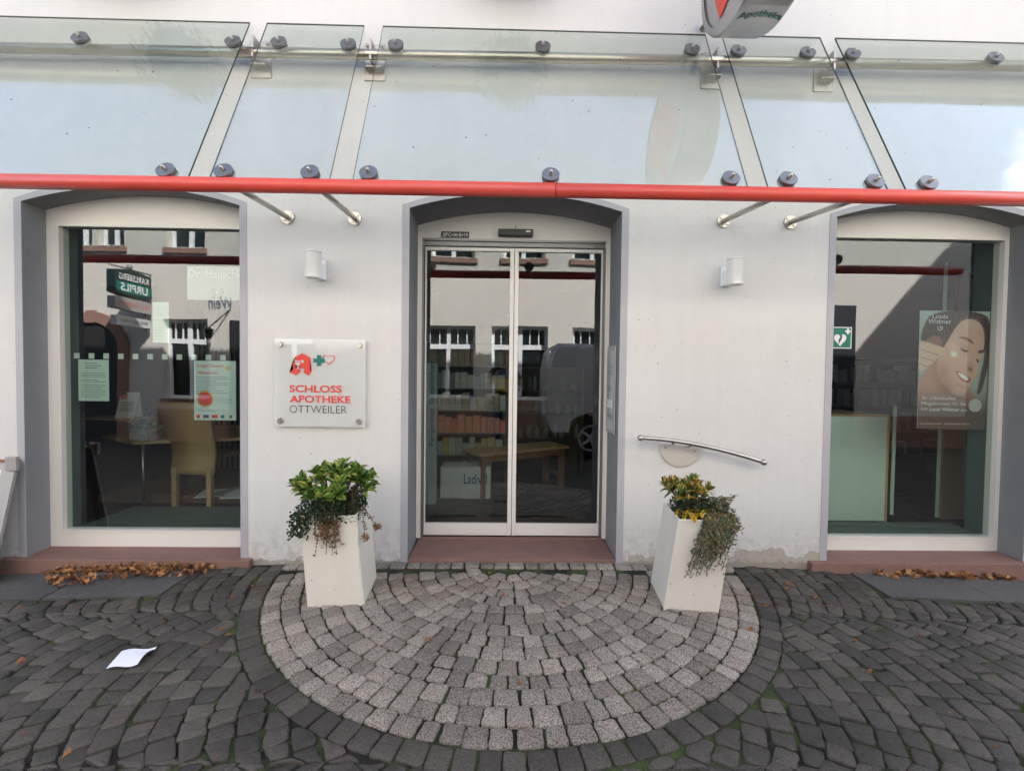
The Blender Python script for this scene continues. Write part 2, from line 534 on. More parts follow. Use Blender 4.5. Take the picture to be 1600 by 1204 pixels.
def granite(name, c0, c1, grain, gscale, rough, spec=0.4, moss_amt=0.0):
    m = bpy.data.materials.new(name)
    m.use_nodes = True
    nt = m.node_tree; L = nt.links; N = nt.nodes; p = N['Principled BSDF']
    g = N.new('ShaderNodeNewGeometry'); tc = N.new('ShaderNodeTexCoord')
    cr = N.new('ShaderNodeValToRGB')
    cr.color_ramp.elements[0].color = (*c0, 1); cr.color_ramp.elements[1].color = (*c1, 1)
    L.new(g.outputs['Random Per Island'], cr.inputs[0])
    nz = N.new('ShaderNodeTexNoise'); nz.inputs['Scale'].default_value = gscale; nz.inputs['Detail'].default_value = 3; nz.inputs['Roughness'].default_value = 0.8
    L.new(tc.outputs['Object'], nz.inputs['Vector'])
    n2 = N.new('ShaderNodeTexNoise'); n2.inputs['Scale'].default_value = 2.2; n2.inputs['Detail'].default_value = 5
    L.new(tc.outputs['Object'], n2.inputs['Vector'])
    ma = N.new('ShaderNodeMapRange'); ma.inputs[1].default_value = 0.35; ma.inputs[2].default_value = 0.65
    ma.inputs[3].default_value = max(.1, 1 - grain * 1.15); ma.inputs[4].default_value = 1 + grain * 1.15
    L.new(nz.outputs['Fac'], ma.inputs[0])
    mb = N.new('ShaderNodeMapRange'); mb.inputs[1].default_value = 0.3; mb.inputs[2].default_value = 0.7
    mb.inputs[3].default_value = 0.75; mb.inputs[4].default_value = 1.22
    L.new(n2.outputs['Fac'], mb.inputs[0])
    mu = N.new('ShaderNodeMath'); mu.operation = 'MULTIPLY'; L.new(ma.outputs[0], mu.inputs[0]); L.new(mb.outputs[0], mu.inputs[1])
    vm = N.new('ShaderNodeVectorMath'); vm.operation = 'SCALE'; L.new(cr.outputs[0], vm.inputs[0]); L.new(mu.outputs[0], vm.inputs['Scale'])
    L.new(vm.outputs[0], p.inputs['Base Color'])
    p.inputs['Roughness'].default_value = rough
    p.inputs['Specular IOR Level'].default_value = spec
    b1 = N.new('ShaderNodeBump'); b1.inputs['Strength'].default_value = 0.9; b1.inputs['Distance'].default_value = 0.004
    L.new(nz.outputs['Fac'], b1.inputs['Height'])
    n3 = N.new('ShaderNodeTexNoise'); n3.inputs['Scale'].default_value = 22; n3.inputs['Detail'].default_value = 3
    L.new(tc.outputs['Object'], n3.inputs['Vector'])
    b2 = N.new('ShaderNodeBump'); b2.inputs['Strength'].default_value = 0.45; b2.inputs['Distance'].default_value = 0.010
    L.new(n3.outputs['Fac'], b2.inputs['Height']); L.new(b1.outputs[0], b2.inputs['Normal'])
    L.new(b2.outputs[0], p.inputs['Normal'])
    return m


LIGHTS = granite('light_granite', (0.18, 0.155, 0.135), (0.33, 0.29, 0.252), 0.75, 170, 0.7)
DARKS = granite('dark_basalt', (0.036, 0.032, 0.028), (0.088, 0.077, 0.066), 0.42, 130, 0.6, 0.5)
SLAB = granite('concrete_slab', (0.085, 0.083, 0.082), (0.10, 0.098, 0.096), 0.2, 80, 0.8)
rnd = random.Random(11)
CX, CY, RL = 0.059, 0.005, 1.482


def stone(b, c, gap=0.0045, jit=0.006, proj=None):
    """c: four (x, y) corners in order; a worn sett with rounded corners"""
    c = [Vector((x + rnd.uniform(-jit, jit), y + rnd.uniform(-jit, jit))) for x, y in c]
    m = sum(c, Vector((0, 0))) / 4
    out = []
    for i in range(4):
        p, a, d = c[i], c[i - 1], c[(i + 1) % 4]
        la, ld = (a - p).length, (d - p).length
        if la < 0.004 or ld < 0.004: continue
        ra = min(0.014 + rnd.uniform(0, 0.010), la * 0.3); rd = min(0.014 + rnd.uniform(0, 0.010), ld * 0.3)
        q1 = p + (a - p) / la * ra; q2 = p + (d - p) / ld * rd
        out += [q1, (q1 + q2) / 2 * 0.45 + p * 0.55, q2]
        mid = (p + d) / 2 + Vector((rnd.uniform(-1, 1), rnd.uniform(-1, 1))) * 0.0035
        out.append(mid)
    pts = []
    for q in out:
        v = q - m
        l = v.length
        q = m + v * max(0.2, (l - gap) / l)
        if proj: q = proj(q)
        pts.append(q)
    n = len(pts)
    tilt = (rnd.uniform(-0.035, 0.035), rnd.uniform(-0.035, 0.035)); hz = rnd.uniform(-0.004, 0.004)
    rings = []
    for k, (ins, z) in enumerate(((0, -0.03), (0.0, -0.007), (0.002, -0.002), (0.007, 0.0))):
        rr = []
        for q in pts:
            v = q - m
            l = max(v.length, 1e-4)
            qq = m + v * max(0.1, (l - ins) / l)
            h = 0 if k == 0 else hz + tilt[0] * (qq.x - m.x) + tilt[1] * (qq.y - m.y) + (rnd.uniform(-0.001, 0.001) if k > 1 else 0)
            rr.append(b.bm.verts.new((qq.x, qq.y, zg(qq.x, qq.y) + z + h)))
        rings.append(rr)
    for a, d in zip(rings, rings[1:]):
        for i in range(n):
            b.bm.faces.new((a[i], a[(i + 1) % n], d[(i + 1) % n], d[i])).smooth = True
    cv = b.bm.verts.new((m.x, m.y, zg(m.x, m.y) + 0.0015 + hz))
    for i in range(n):
        b.bm.faces.new((rings[-1][i], rings[-1][(i + 1) % n], cv)).smooth = True


def wobble(t, s):
    return noise.noise(Vector((t, s * 3.7, 1.3))) * 0.012


# light semicircle: straight row along the threshold, then rings
b = B()
x = -1.44
while x < 1.52:
    wd = rnd.uniform(0.085, 0.118)
    stone(b, ((x, -0.092), (x + wd, -0.092), (x + wd, 0.0), (x, 0.0)), jit=0.004)
    x += wd
PW = 0.0985
k = 0
while RL - PW * k > 0.06:
    ro = RL - PW * k; ri = max(ro - PW, 0.03)
    cy = CY - 0.09 * (1 - ro / RL)
    rm = (ro + ri) / 2
    a = math.pi + rnd.uniform(0, 0.05)
    while a < 2 * math.pi + 0.1:
        da = rnd.uniform(0.078, 0.110) / rm
        w0 = wobble(a * 3, k); w1 = wobble((a + da) * 3, k); v0 = wobble(a * 3, k + 1); v1 = wobble((a + da) * 3, k + 1)
        if k == 0: w0 = w1 = 0
        pc = lambda r, t: (CX + r * math.cos(t), cy + r * math.sin(t))
        cc = (pc(ri + v0, a), pc(ri + v1, a + da), pc(ro + w1, a + da), pc(ro + w0, a))
        ym = sum(q[1] for q in cc) / 4
        if ym < -0.125:
            stone(b, cc, jit=0.005, proj=lambda q: Vector((q.x, min(q.y, -0.098))))
        a += da
    k += 1
tag(b.obj('entrance_paving', LIGHTS, local=True), kind='structure')

SLABS = [(-3.35, -1.98, -0.40, -0.04), (2.35, 3.75, -0.37, -0.05)]
# dark setts
b = B()
a = math.pi - 0.0
RO = RL + 0.105
while a < 2 * math.pi + 0.02:                     # ring of dark setts round the semicircle
    da = rnd.uniform(0.080, 0.102) / RL
    pc = lambda r, t: (CX + r * math.cos(t), CY + r * math.sin(t))
    cc = (pc(RL, a), pc(RL, a + da), pc(RO, a + da), pc(RO, a))
    if sum(q[1] for q in cc) / 4 < -0.03: stone(b, cc, jit=0.004, proj=lambda q: Vector((q.x, min(q.y, -0.012))))
    a += da


def clampq(q):
    d = q - Vector((CX, CY))
    if d.length < RO and q.y < CY + 0.3: q = Vector((CX, CY)) + d.normalized() * RO
    for (x0, x1, y0, y1) in SLABS:
        if x0 < q.x < x1 and y0 < q.y < y1:
            dd = min((q.x - x0, 0), (x1 - q.x, 1), (q.y - y0, 2), (y1 - q.y, 3))
            q = Vector((x0 if dd[1] == 0 else x1 if dd[1] == 1 else q.x, y0 if dd[1] == 2 else y1 if dd[1] == 3 else q.y))
    return Vector((q.x, min(q.y, -0.006)))


RA = 0.80
for side in (-1, 1):
    for lane in range(4):
        yc = -0.13 - 0.95 * lane + (0.03 if side < 0 else 0)
        yt, yb = yc + 0.478, yc - 0.478
        T = math.asin(0.478 / RA)
        p = 0.099
        for kx in range(-14, 44):
            x0 = kx * p + rnd.uniform(-.003, .003)
            t = -T - rnd.uniform(0, .12)
            while t < T:
                dt = rnd.uniform(0.074, 0.110) / RA
                t2 = min(t + dt, T + .04)
                if T - t2 < 0.05: t2 = T + .02
                cc = []
                for (tt, q) in ((t, 0), (t, 1), (t2, 1), (t2, 0)):
                    rr_ = RA + (p * math.cos(tt) if q else 0) + wobble(tt * 5 + side * 9, kx + q + lane * 50)
                    yy_ = max(yb, min(yt, yc + rr_ * math.sin(tt)))
                    cc.append((side * (x0 + rr_ * math.cos(tt)) + CX, yy_))
                t = t2
                mx, my = sum(q[0] for q in cc) / 4, sum(q[1] for q in cc) / 4
                if max(q[1] for q in cc) - min(q[1] for q in cc) < .03: continue
                if my > -0.015 or my < -3.3 or abs(mx) > 4.95: continue
                if (mx - CX) * side < 0.0: continue
                nin = sum(math.hypot(q[0] - CX, q[1] - CY) < RO for q in cc)
                dmax = max(math.hypot(q[0] - CX, q[1] - CY) for q in cc)
                if nin == 4 or dmax < RO + .045 or math.hypot(mx - CX, my - CY) < RO - 0.02: continue
                if any(s0 + 0.01 < mx < s1 - 0.01 and t0 + 0.01 < my < t1 - 0.01 for s0, s1, t0, t1 in SLABS): continue
                stone(b, cc, gap=0.0035, jit=0.008, proj=clampq)
tag(b.obj('cobbled_pavement', DARKS, local=True), kind='structure')
for (x0, x1, y0, y1) in SLABS:
    b = B()
    xm = (x0 + x1) / 2
    for (u0, u1, dz) in ((x0 + .008, xm - .004, .004), (xm + .004, x1 - .008, .002)):
        vs = [b.bm.verts.new((x_, y_, zg(x_, y_) + dz - (.1 if k else 0))) for k in (0, 1) for x_, y_ in ((u0, y0 + .008), (u1, y0 + .008), (u1, y1 - .005), (u0, y1 - .005))]
        for f in ((0, 1, 2, 3), (7, 6, 5, 4), (0, 4, 5, 1), (1, 5, 6, 2), (2, 6, 7, 3), (3, 7, 4, 0)): b.bm.faces.new([vs[i] for i in f])
    tag(b.obj('pavement_slab', SLAB, local=True), kind='structure')


# ------------------------------------------------------------------ pharmacy building
OPEN = [(-3.15, -1.745, -0.3, 2.35, 2.455), (-0.635, 0.775, -0.3, 2.355, 2.46), (2.225, 3.60, -0.3, 2.35, 2.455)]
NA = 20


def arch(x0, x1, zs, zc, y, n=NA):
    """points along a segmental arch from left spring to right spring"""
    hw = (x1 - x0) / 2; s = zc - zs; Rr = (hw * hw + s * s) / (2 * s); xm = (x0 + x1) / 2; zz = zc - Rr
    th = math.asin(hw / Rr)
    return [Vector((xm + Rr * math.sin(-th + 2 * th * i / n), y, zz + Rr * math.cos(-th + 2 * th * i / n))) for i in range(n + 1)]


bld = thing('pharmacy_building', 'white plastered pharmacy front with arched grey openings, sliding glass door and two shop windows', 'building', (0, 0.3, 0))
b = B()
ZT = 7.0
XL, XR = -9.0, 11.4
# front face panels with arch tops; upper windows
def panel(x0, x1, z0, z1, y=0.0):
    b.poly([(x0, y, z0), (x1, y, z0), (x1, y, z1), (x0, y, z1)])
ZA = 2.8
xs = [XL] + [v for o in OPEN for v in o[:2]] + [XR]
for i in range(0, len(xs), 2): panel(xs[i], xs[i + 1], -0.3, ZA)
for (x0, x1, z0, zs, zc) in OPEN:
    A = arch(x0, x1, zs, zc, 0.0)
    for p, q in zip(A, A[1:]):
        b.poly([p, q, (q.x, 0, ZA), (p.x, 0, ZA)])
UW = [(-3.0, -1.95), (-0.45, 0.6), (2.4, 3.45)]
xs = [XL] + [v for o in UW for v in o] + [XR]
for i in range(0, len(xs), 2): panel(xs[i], xs[i + 1], ZA, ZT)
for (x0, x1) in UW:
    panel(x0, x1, ZA, 4.35); panel(x0, x1, 5.85, ZT)
    for q in ([(x0, 0, 4.35), (x0, 0.16, 4.35), (x0, 0.16, 5.85), (x0, 0, 5.85)], [(x1, 0, 4.35), (x1, 0.16, 4.35), (x1, 0.16, 5.85), (x1, 0, 5.85)],
              [(x0, 0, 4.35), (x1, 0, 4.35), (x1, 0.16, 4.35), (x0, 0.16, 4.35)], [(x0, 0, 5.85), (x1, 0, 5.85), (x1, 0.16, 5.85), (x0, 0.16, 5.85)]): b.poly(q)
# inner side, ends, top
panel_in = 0.55
b.box(XL, XL + 0.3, 0.02, 9, -0.3, ZT)
b.box(XR - 0.3, XR, 0.02, 9, -0.3, ZT)
b.box(XL, XR, 8.7, 9, -0.3, ZT - 0.01)
b.obj('wall', WALL, bld, recalc=True)
# reveals (grey, per opening)
DEPTH = [0.18, 0.38, 0.18]
SPL = [(-0.035, 0.02), (-0.022, 0.02), (-0.02, 0.035)]
for (x0, x1, z0, zs, zc), dp, (sl, sr) in zip(OPEN, DEPTH, SPL):
    b = B()
    A = [Vector((x0, 0, z0))] + arch(x0, x1, zs, zc, 0.0) + [Vector((x1, 0, z0))]
    C_ = [Vector((x0 + sl, dp + 0.1, z0))] + arch(x0 + sl, x1 + sr, zs + 0.015, zc + 0.015, dp + 0.1) + [Vector((x1 + sr, dp + 0.1, z0))]
    for i in range(len(A) - 1): b.poly([A[i], A[i + 1], C_[i + 1], C_[i]])
    b.obj('reveal', REVEAL, bld)
    b = B()
    bw = 0.047
    I_ = [Vector((x0, 0, -0.02 if dp < 0.3 else -0.03))] + arch(x0, x1, zs, zc, 0.0) + [Vector((x1, 0, -0.02 if dp < 0.3 else -0.03))]
    O_ = [Vector((x0 - bw, 0, I_[0].z))] + arch(x0 - bw, x1 + bw, zs + 0.02, zc + bw, 0.0) + [Vector((x1 + bw, 0, I_[0].z))]
    for i in range(len(I_) - 1):
        b.prism([O_[i], O_[i + 1], I_[i + 1], I_[i]], (0, -0.004, 0))
    b.obj('surround', BAND, bld)
# interior shell
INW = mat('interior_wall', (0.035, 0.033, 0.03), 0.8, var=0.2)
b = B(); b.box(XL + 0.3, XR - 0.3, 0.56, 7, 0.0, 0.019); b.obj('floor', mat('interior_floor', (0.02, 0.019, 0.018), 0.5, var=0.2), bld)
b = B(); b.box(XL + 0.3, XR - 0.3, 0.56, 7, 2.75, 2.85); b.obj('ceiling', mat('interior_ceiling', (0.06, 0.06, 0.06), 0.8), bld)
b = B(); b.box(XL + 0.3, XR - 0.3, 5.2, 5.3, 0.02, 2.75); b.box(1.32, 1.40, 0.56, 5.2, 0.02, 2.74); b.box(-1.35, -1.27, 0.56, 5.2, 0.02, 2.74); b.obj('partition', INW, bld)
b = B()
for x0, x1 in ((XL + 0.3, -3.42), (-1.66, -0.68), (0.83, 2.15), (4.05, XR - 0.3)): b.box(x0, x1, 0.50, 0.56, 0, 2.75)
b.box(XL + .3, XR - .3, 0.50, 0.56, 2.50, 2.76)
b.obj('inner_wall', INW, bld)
# eaves, soffit, roof
EAVE = mat('eave_boards', (0.62, 0.58, 0.50), 0.7, var=0.1)
b = B(); b.box(XL, XR, -0.75, 0.02, 6.86, 6.92); b.box(XL, XR, -0.79, -0.75, 6.82, 7.02); b.obj('eave', EAVE, bld)
b = B()
b.prism([(XL, -0.9, 6.96), (XL, 4.5, 9.4), (XL, 9.6, 6.96), (XL, 9.6, 7.04), (XL, 4.5, 9.5), (XL, -0.9, 7.04)], (XR - XL, 0, 0))
TILE = mat('roof_tiles', (0.22, 0.08, 0.05), 0.8, var=0.25, vscale=8, bump=0.6, bscale=12)
b.obj('roof', TILE, bld)
b = B(); b.tube([(XL, -0.84, 6.93), (XR, -0.84, 6.93)], 0.06); b.obj('gutter', GREYM, bld)
# window sills
for (x0, x1) in ((-3.30, -1.665), (2.095, 3.72)):
    b = B(); b.box(x0, x1, -0.045, 0.30, -0.24, 0.018, bev=0.006)
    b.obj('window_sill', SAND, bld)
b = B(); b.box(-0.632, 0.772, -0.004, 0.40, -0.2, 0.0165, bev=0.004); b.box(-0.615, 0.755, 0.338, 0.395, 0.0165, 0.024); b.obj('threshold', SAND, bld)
# upper windows
for (x0, x1) in UW:
    b = B()
    b.ring([(x0, .12, 4.35), (x1, .12, 4.35), (x1, .12, 5.85), (x0, .12, 5.85)], [(x0 + .07, .12, 4.42), (x1 - .07, .12, 4.42), (x1 - .07, .12, 5.78), (x0 + .07, .12, 5.78)], (0, 0.05, 0))
    xm = (x0 + x1) / 2
    b.box(xm - .035, xm + .035, .12, .17, 4.42, 5.78)
    f = b.obj('upper_window', WHITEP, bld)
    b = B(); b.box(x0 + .07, x1 - .07, .145, .15, 4.42, 5.78); b.obj('pane', mat('dark_pane', (0.02, 0.025, 0.03), 0.05), f)
    b = B(); b.box(x0 - .06, x1 + .06, -0.06, 0.16, 4.27, 4.348); b.obj('window_sill', SAND, bld)

# shop windows
for idx, (o, gx0, gx1, gz0, gz1, yf) in enumerate(((OPEN[0], -3.085, -1.80, 0.135, 2.25, 0.18), (OPEN[2], 2.29, 3.585, 0.118, 2.268, 0.18))):
    x0, x1, _, zs, zc = o
    x0 -= 0.03; x1 += 0.03
    A = arch(x0, x1, zs + 0.02, zc + 0.02, yf)
    b = B()
    zb = 0.0185
    # ring: pair outer with inner outline
    outer = [Vector((x0, yf, zb))] + A + [Vector((x1, yf, zb))]
    inner = [Vector((gx0, yf, gz0))] + [Vector((gx0 + (gx1 - gx0) * i / NA, yf, gz1)) for i in range(NA + 1)] + [Vector((gx1, yf, gz0))]
    b.ring(outer, inner, (0, 0.07, 0))
    # glazing bead
    bd = 0.012
    io = [Vector((gx0 - bd, yf + 0.001, gz0 - bd)), Vector((gx0 - bd, yf + .001, gz1 + bd)), Vector((gx1 + bd, yf + .001, gz1 + bd)), Vector((gx1 + bd, yf + .001, gz0 - bd))]
    ii = [Vector((gx0, yf + 0.001, gz0)), Vector((gx0, yf + .001, gz1)), Vector((gx1, yf + .001, gz1)), Vector((gx1, yf + .001, gz0))]
    b.ring(io, ii, (0, -0.006, 0))
    fr = b.obj('shop_window', CREAM, bld)
    b = B(); b.poly([(gx0 - .01, yf + .03, gz0 - .01), (gx1 + .01, yf + .03, gz0 - .01), (gx1 + .01, yf + .03, gz1 + .01), (gx0 - .01, yf + .03, gz1 + .01)])
    b.obj('pane', GLASSW, fr, recalc=False)
    b = B()                                     # inner lining of the window niche
    b.box(gx0 - 0.05, gx0 - 0.005, yf + 0.075, 0.32, gz0 - .1, gz1 + .1)
    b.obj('window_lining', LINTEL, bld); b = B()
    b.box(gx1 + 0.005, gx1 + 0.05, yf + 0.075, 0.39, gz0 - .1, gz1 + .1)
    b.obj('window_lining', LINTEL, bld)
    b = B()
    if idx == 0: b.box(gx0 - 0.005, gx1 + 0.005, yf + 0.075, 0.80, 0.02, gz0 - 0.015, bev=0.004)
    else:
        b.box(gx0 - 0.005, gx1 + 0.005, yf + 0.075, 0.30, 0.02, gz0 - 0.012, bev=0.004)
        b.box(gx0 - 0.005, gx1 + 0.005, 0.315, 0.40, 0.02, gz0 - 0.004, bev=0.004)
        b.box(gx0 - 0.005, gx1 + 0.005, 0.415, 0.50, 0.02, gz0 + 0.004, bev=0.004)
    b.obj('display_floor', LINTEL, bld)

# door: arched cream head, metal frame and two sliding leaves
yf = 0.38
x0, x1, _, zs, zc = OPEN[1]
x0 -= 0.025; x1 += 0.025
A = arch(x0, x1, zs + 0.02, zc + 0.02, yf)
b = B()
gx0, gx1, gz1 = -0.618, 0.757, 2.268
outer = [Vector((x0, yf, 0.0175))] + A + [Vector((x1, yf, 0.0175))]
inner = [Vector((gx0, yf, 0.0175))] + [Vector((gx0 + (gx1 - gx0) * i / NA, yf, gz1)) for i in range(NA + 1)] + [Vector((gx1, yf, 0.0175))]
for i in range(len(outer) - 1):
    b.prism([outer[i], outer[i + 1], inner[i + 1], inner[i]], (0, 0.10, 0))
df = b.obj('door_frame', CREAM, bld)
b = B()
b.box(gx0, gx1, yf - 0.004, yf + 0.012, gz1 - 0.012, gz1 + 0.004)
b.box(gx0 + .001, gx1 - .001, yf + 0.012, yf + 0.10, gz1 - 0.045, gz1 - 0.001)
b.box(gx0, gx0 + .012, yf - 0.003, yf + 0.09, 0.025, gz1 - 0.045)
b.box(gx1 - .012, gx1, yf - 0.003, yf + 0.09, 0.025, gz1 - 0.045)
b.obj('door_track', GREYM, df)
for (a0, a1) in ((-0.602, 0.069), (0.073, 0.744)):
    b = B()
    yl = yf + 0.03; z0, z1 = 0.028, 2.218
    left = a0 < -0.3
    sl = 0.010 if left else 0.030; sr = 0.030 if left else 0.010
    b.box(a0, a0 + sl, yl, yl + 0.035, z0, z1, bev=0.003)
    b.box(a1 - sr, a1, yl, yl + 0.035, z0, z1, bev=0.003)
    b.box(a0 + sl, a1 - sr, yl + .002, yl + 0.033, z0, z0 + 0.092, bev=0.003)
    b.box(a0 + sl, a1 - sr, yl + .002, yl + 0.033, z1 - 0.025, z1)
    lf = b.obj('sliding_door', ALU, bld)
    b = B(); b.poly([(a0 + sl, yl + .017, z0 + .09), (a1 - sr, yl + .017, z0 + .09), (a1 - sr, yl + .017, z1 - .02), (a0 + sl, yl + .017, z1 - .02)])
    b.obj('pane', GLASSW, lf, recalc=False)
# sensor over the door
b = B(); b.box(-0.055, 0.205, 0.335, 0.379, 2.288, 2.340, bev=0.008); 
sn = b.obj('door_sensor', BLACK, bld)
b = B(); b.box(0.15, 0.185, 0.330, 0.336, 2.315, 2.328, bev=0.002); b.obj('sensor_lens', WHITEP, sn); b = B(); b.box(0.072, 0.076, .366, .379, 2.341, 2.375); b.obj('sensor_cable', BLACK, sn)


# ------------------------------------------------------------------ text
def text_mesh(body, x0, x1, z0, z1, y, off=0.0, ext=0.0006, shear=0.0, keep=False, font_sp=1.0):
    cu = bpy.data.curves.new('t', 'FONT')
    cu.body = body; cu.size = 1; cu.offset = off; cu.extrude = 0; cu.shear = shear; cu.space_character = font_sp
    cu.resolution_u = 3
    o = bpy.data.objects.new('t', cu)
    COL.objects.link(o)
    dg = bpy.context.evaluated_depsgraph_get()
    me = bpy.data.meshes.new_from_object(o.evaluated_get(dg))
    bpy.data.objects.remove(o); bpy.data.curves.remove(cu)
    n = len(me.vertices)
    co = np.empty(n * 3, 'f'); me.vertices.foreach_get('co', co); co = co.reshape(-1, 3)
    lo, hi = co.min(0), co.max(0)
    sx = (x1 - x0) / (hi[0] - lo[0]); sz = (z1 - z0) / (hi[1] - lo[1])
    if keep: sx = sz
    new = np.zeros_like(co)
    new[:, 0] = x0 + (co[:, 0] - lo[0]) * sx
    new[:, 1] = y
    new[:, 2] = z0 + (co[:, 1] - lo[1]) * sz
    me.vertices.foreach_set('co', new.reshape(-1))
    me.update()
    return me


def text(name, body, x0, x1, z0, z1, y, m, parent, M=None, **kw):
    me = text_mesh(body, x0, x1, z0, z1, y, **kw)
    if M is not None: me.transform(M)
    return mobj(name, me, m, parent)


def grid_print(name, paint, nx, nz, place, m, parent=None, thick=0.0):
    """printed sheet: paint(u, v) -> rgb arrays (v up); place(u, v) -> xyz"""
    us = np.linspace(0, 1, nx + 1); vs = np.linspace(0, 1, nz + 1)
    U, V = np.meshgrid(us, vs)
    P = np.stack(place(U, V), -1).reshape(-1, 3)
    idx = np.arange((nx + 1) * (nz + 1)).reshape(nz + 1, nx + 1)
    F = np.stack([idx[:-1, :-1], idx[:-1, 1:], idx[1:, 1:], idx[1:, :-1]], -1).reshape(-1, 4)
    me = bpy.data.meshes.new(name)
    me.from_pydata(P.tolist(), [], F.tolist())
    a = me.color_attributes.new('print', 'FLOAT_COLOR', 'POINT')
    C3 = np.clip(np.stack(paint(U, V), -1).reshape(-1, 3) * np.array([1.12, 1.14, 1.17]), 0, 1) ** 2.05
    C4 = np.concatenate([C3, np.ones((len(C3), 1))], 1).astype('f')
    a.data.foreach_set('color', C4.reshape(-1))
    return mobj(name, me, m, parent)


PRINT = attr_mat('printed_paper', 0.45)


# ------------------------------------------------------------------ glass canopy
can = thing('glass_canopy', 'sloping glass canopy over the shop front with a red tube along its lower edge', 'canopy', (0.2, -0.3, 2.25))
PA, PB = Vector((0, -0.60, 2.275)), Vector((0, -0.03, 3.495))
sl = (PB - PA).normalized(); nrm = Vector((0, -sl.z, sl.y))
def onslope(px, py):
    d = ray(px, py)
    t = (PA - CAM).dot(nrm) / d.dot(nrm)
    return CAM + d * t
b = B()
b.tube([(-3.86, -0.6, 2.232), (0.258, -0.6, 2.245)], 0.0375, n=24)
b.tube([(0.262, -0.6, 2.245), (4.13, -0.6, 2.248)], 0.0375, n=24)
b.obj('red_front_tube', RED, can)
for (xa, xb) in ((-3.92, -1.655), (-1.545, -0.925), (-0.805, 1.29), (1.40, 2.05), (2.15, 4.25)):
    b = B()
    th = nrm * 0.010
    lo_, hi_ = PA - sl * 0.02, PB
    c8 = [Vector((xa, 0, 0)) + lo_, Vector((xb, 0, 0)) + lo_, Vector((xb, 0, 0)) + hi_, Vector((xa, 0, 0)) + hi_]
    b.prism(c8, th)
    for f in b.bm.faces:
        f.material_index = 0 if abs(f.normal.dot(nrm)) > 0.9 or len(f.verts) == 4 and abs(f.calc_center_median().x - (xa + xb) / 2) < 0.01 and f.calc_area() > 0.5 else 1
    b.obj('glass_pane', [GLASSC, GLASSE], can)
# rear tube with wall plates
b = B(); b.tube([(-3.9, -0.085, 3.262), (4.2, -0.085, 3.318)], 0.030, n=20); b.obj('rear_tube', mat('warm_steel', (0.50, 0.45, 0.37), 0.3, 1.0, var=.15, vscale=14), can)
for xg in (-1.60, -0.865, 1.345, 2.10):
    b = B()
    b.box(xg - 0.065, xg + 0.065, -0.012, -0.001, 3.17, 3.40)
    b.box(xg - 0.006, xg + 0.006, -0.11, -0.010, 3.24, 3.37)
    b.box(xg - 0.045, xg + 0.05, -0.06, -0.012, 3.225, 3.232)
    b.tube([(xg - .045, -0.03, 3.385), (xg - .045, -0.01, 3.385)], 0.011)
    b.tube([(xg + .045, -0.03, 3.385), (xg + .045, -0.01, 3.385)], 0.011)
    b.obj('wall_bracket', STEEL, can)
TOPD = [(-60, 62), (128, 63), (366, 69), (437, 70), (545, 73), (619, 74), (848, 77), (1080, 81), (1152, 83), (1260, 86), (1330, 88), (1552, 94), (1720, 96)]
BOTD = [(262, 270), (352, 271), (486, 273), (577, 274), (860, 277), (1140, 282), (1229, 283), (1364, 287), (1447, 289), (1640, 292)]
for i, (px, py) in enumerate(TOPD + BOTD):
    c = onslope(px, py)
    b = B()
    b.tube([c + nrm * 0.011, c + nrm * 0.023], 0.047 if i >= len(TOPD) else 0.048, n=28, smooth=False)
    cl = b.obj('glass_clamp', DSTEEL, can)
    b = B()
    b.tube([c + nrm * 0.023, c + nrm * 0.040], 0.010, n=12)
    b.ball(c + nrm * 0.040, 0.010, seg=10)
    b.obj('bolt', STEEL, cl)
    b = B()
    b.tube([c - nrm * 0.014, c - nrm * 0.001], 0.046, n=24, smooth=False)
    if i < len(TOPD): e = Vector((c.x, -0.085, 3.292 - 0.0068 * (0.3 - c.x)))
    else: e = Vector((c.x, -0.6, 2.245))
    b.tube([c - nrm * 0.005, e], 0.010, n=10)
    b.obj('spacer', STEEL, cl)
for (px, py) in ((450, 340), (555, 342), (1130, 346), (1234, 348)):
    w0 = at(px, py, 0)
    b = B()
    b.tube([w0 + Vector((0, -0.01, 0)), Vector((w0.x, -0.6, 2.24))], 0.0165, n=14)
    st = b.obj('strut', STEEL, can)
    b = B()
    b.tube([w0 + Vector((0, -0.012, 0)), w0 + Vector((0, -0.001, 0))], 0.043, n=24, smooth=False)
    for k in range(4):
        an = math.pi / 4 + k * math.pi / 2
        c = w0 + Vector((math.cos(an) * .03, 0, math.sin(an) * .03))
        b.tube([c + Vector((0, -0.018, 0)), c + Vector((0, -0.012, 0))], 0.007, n=8)
    b.obj('wall_flange', STEEL, st)

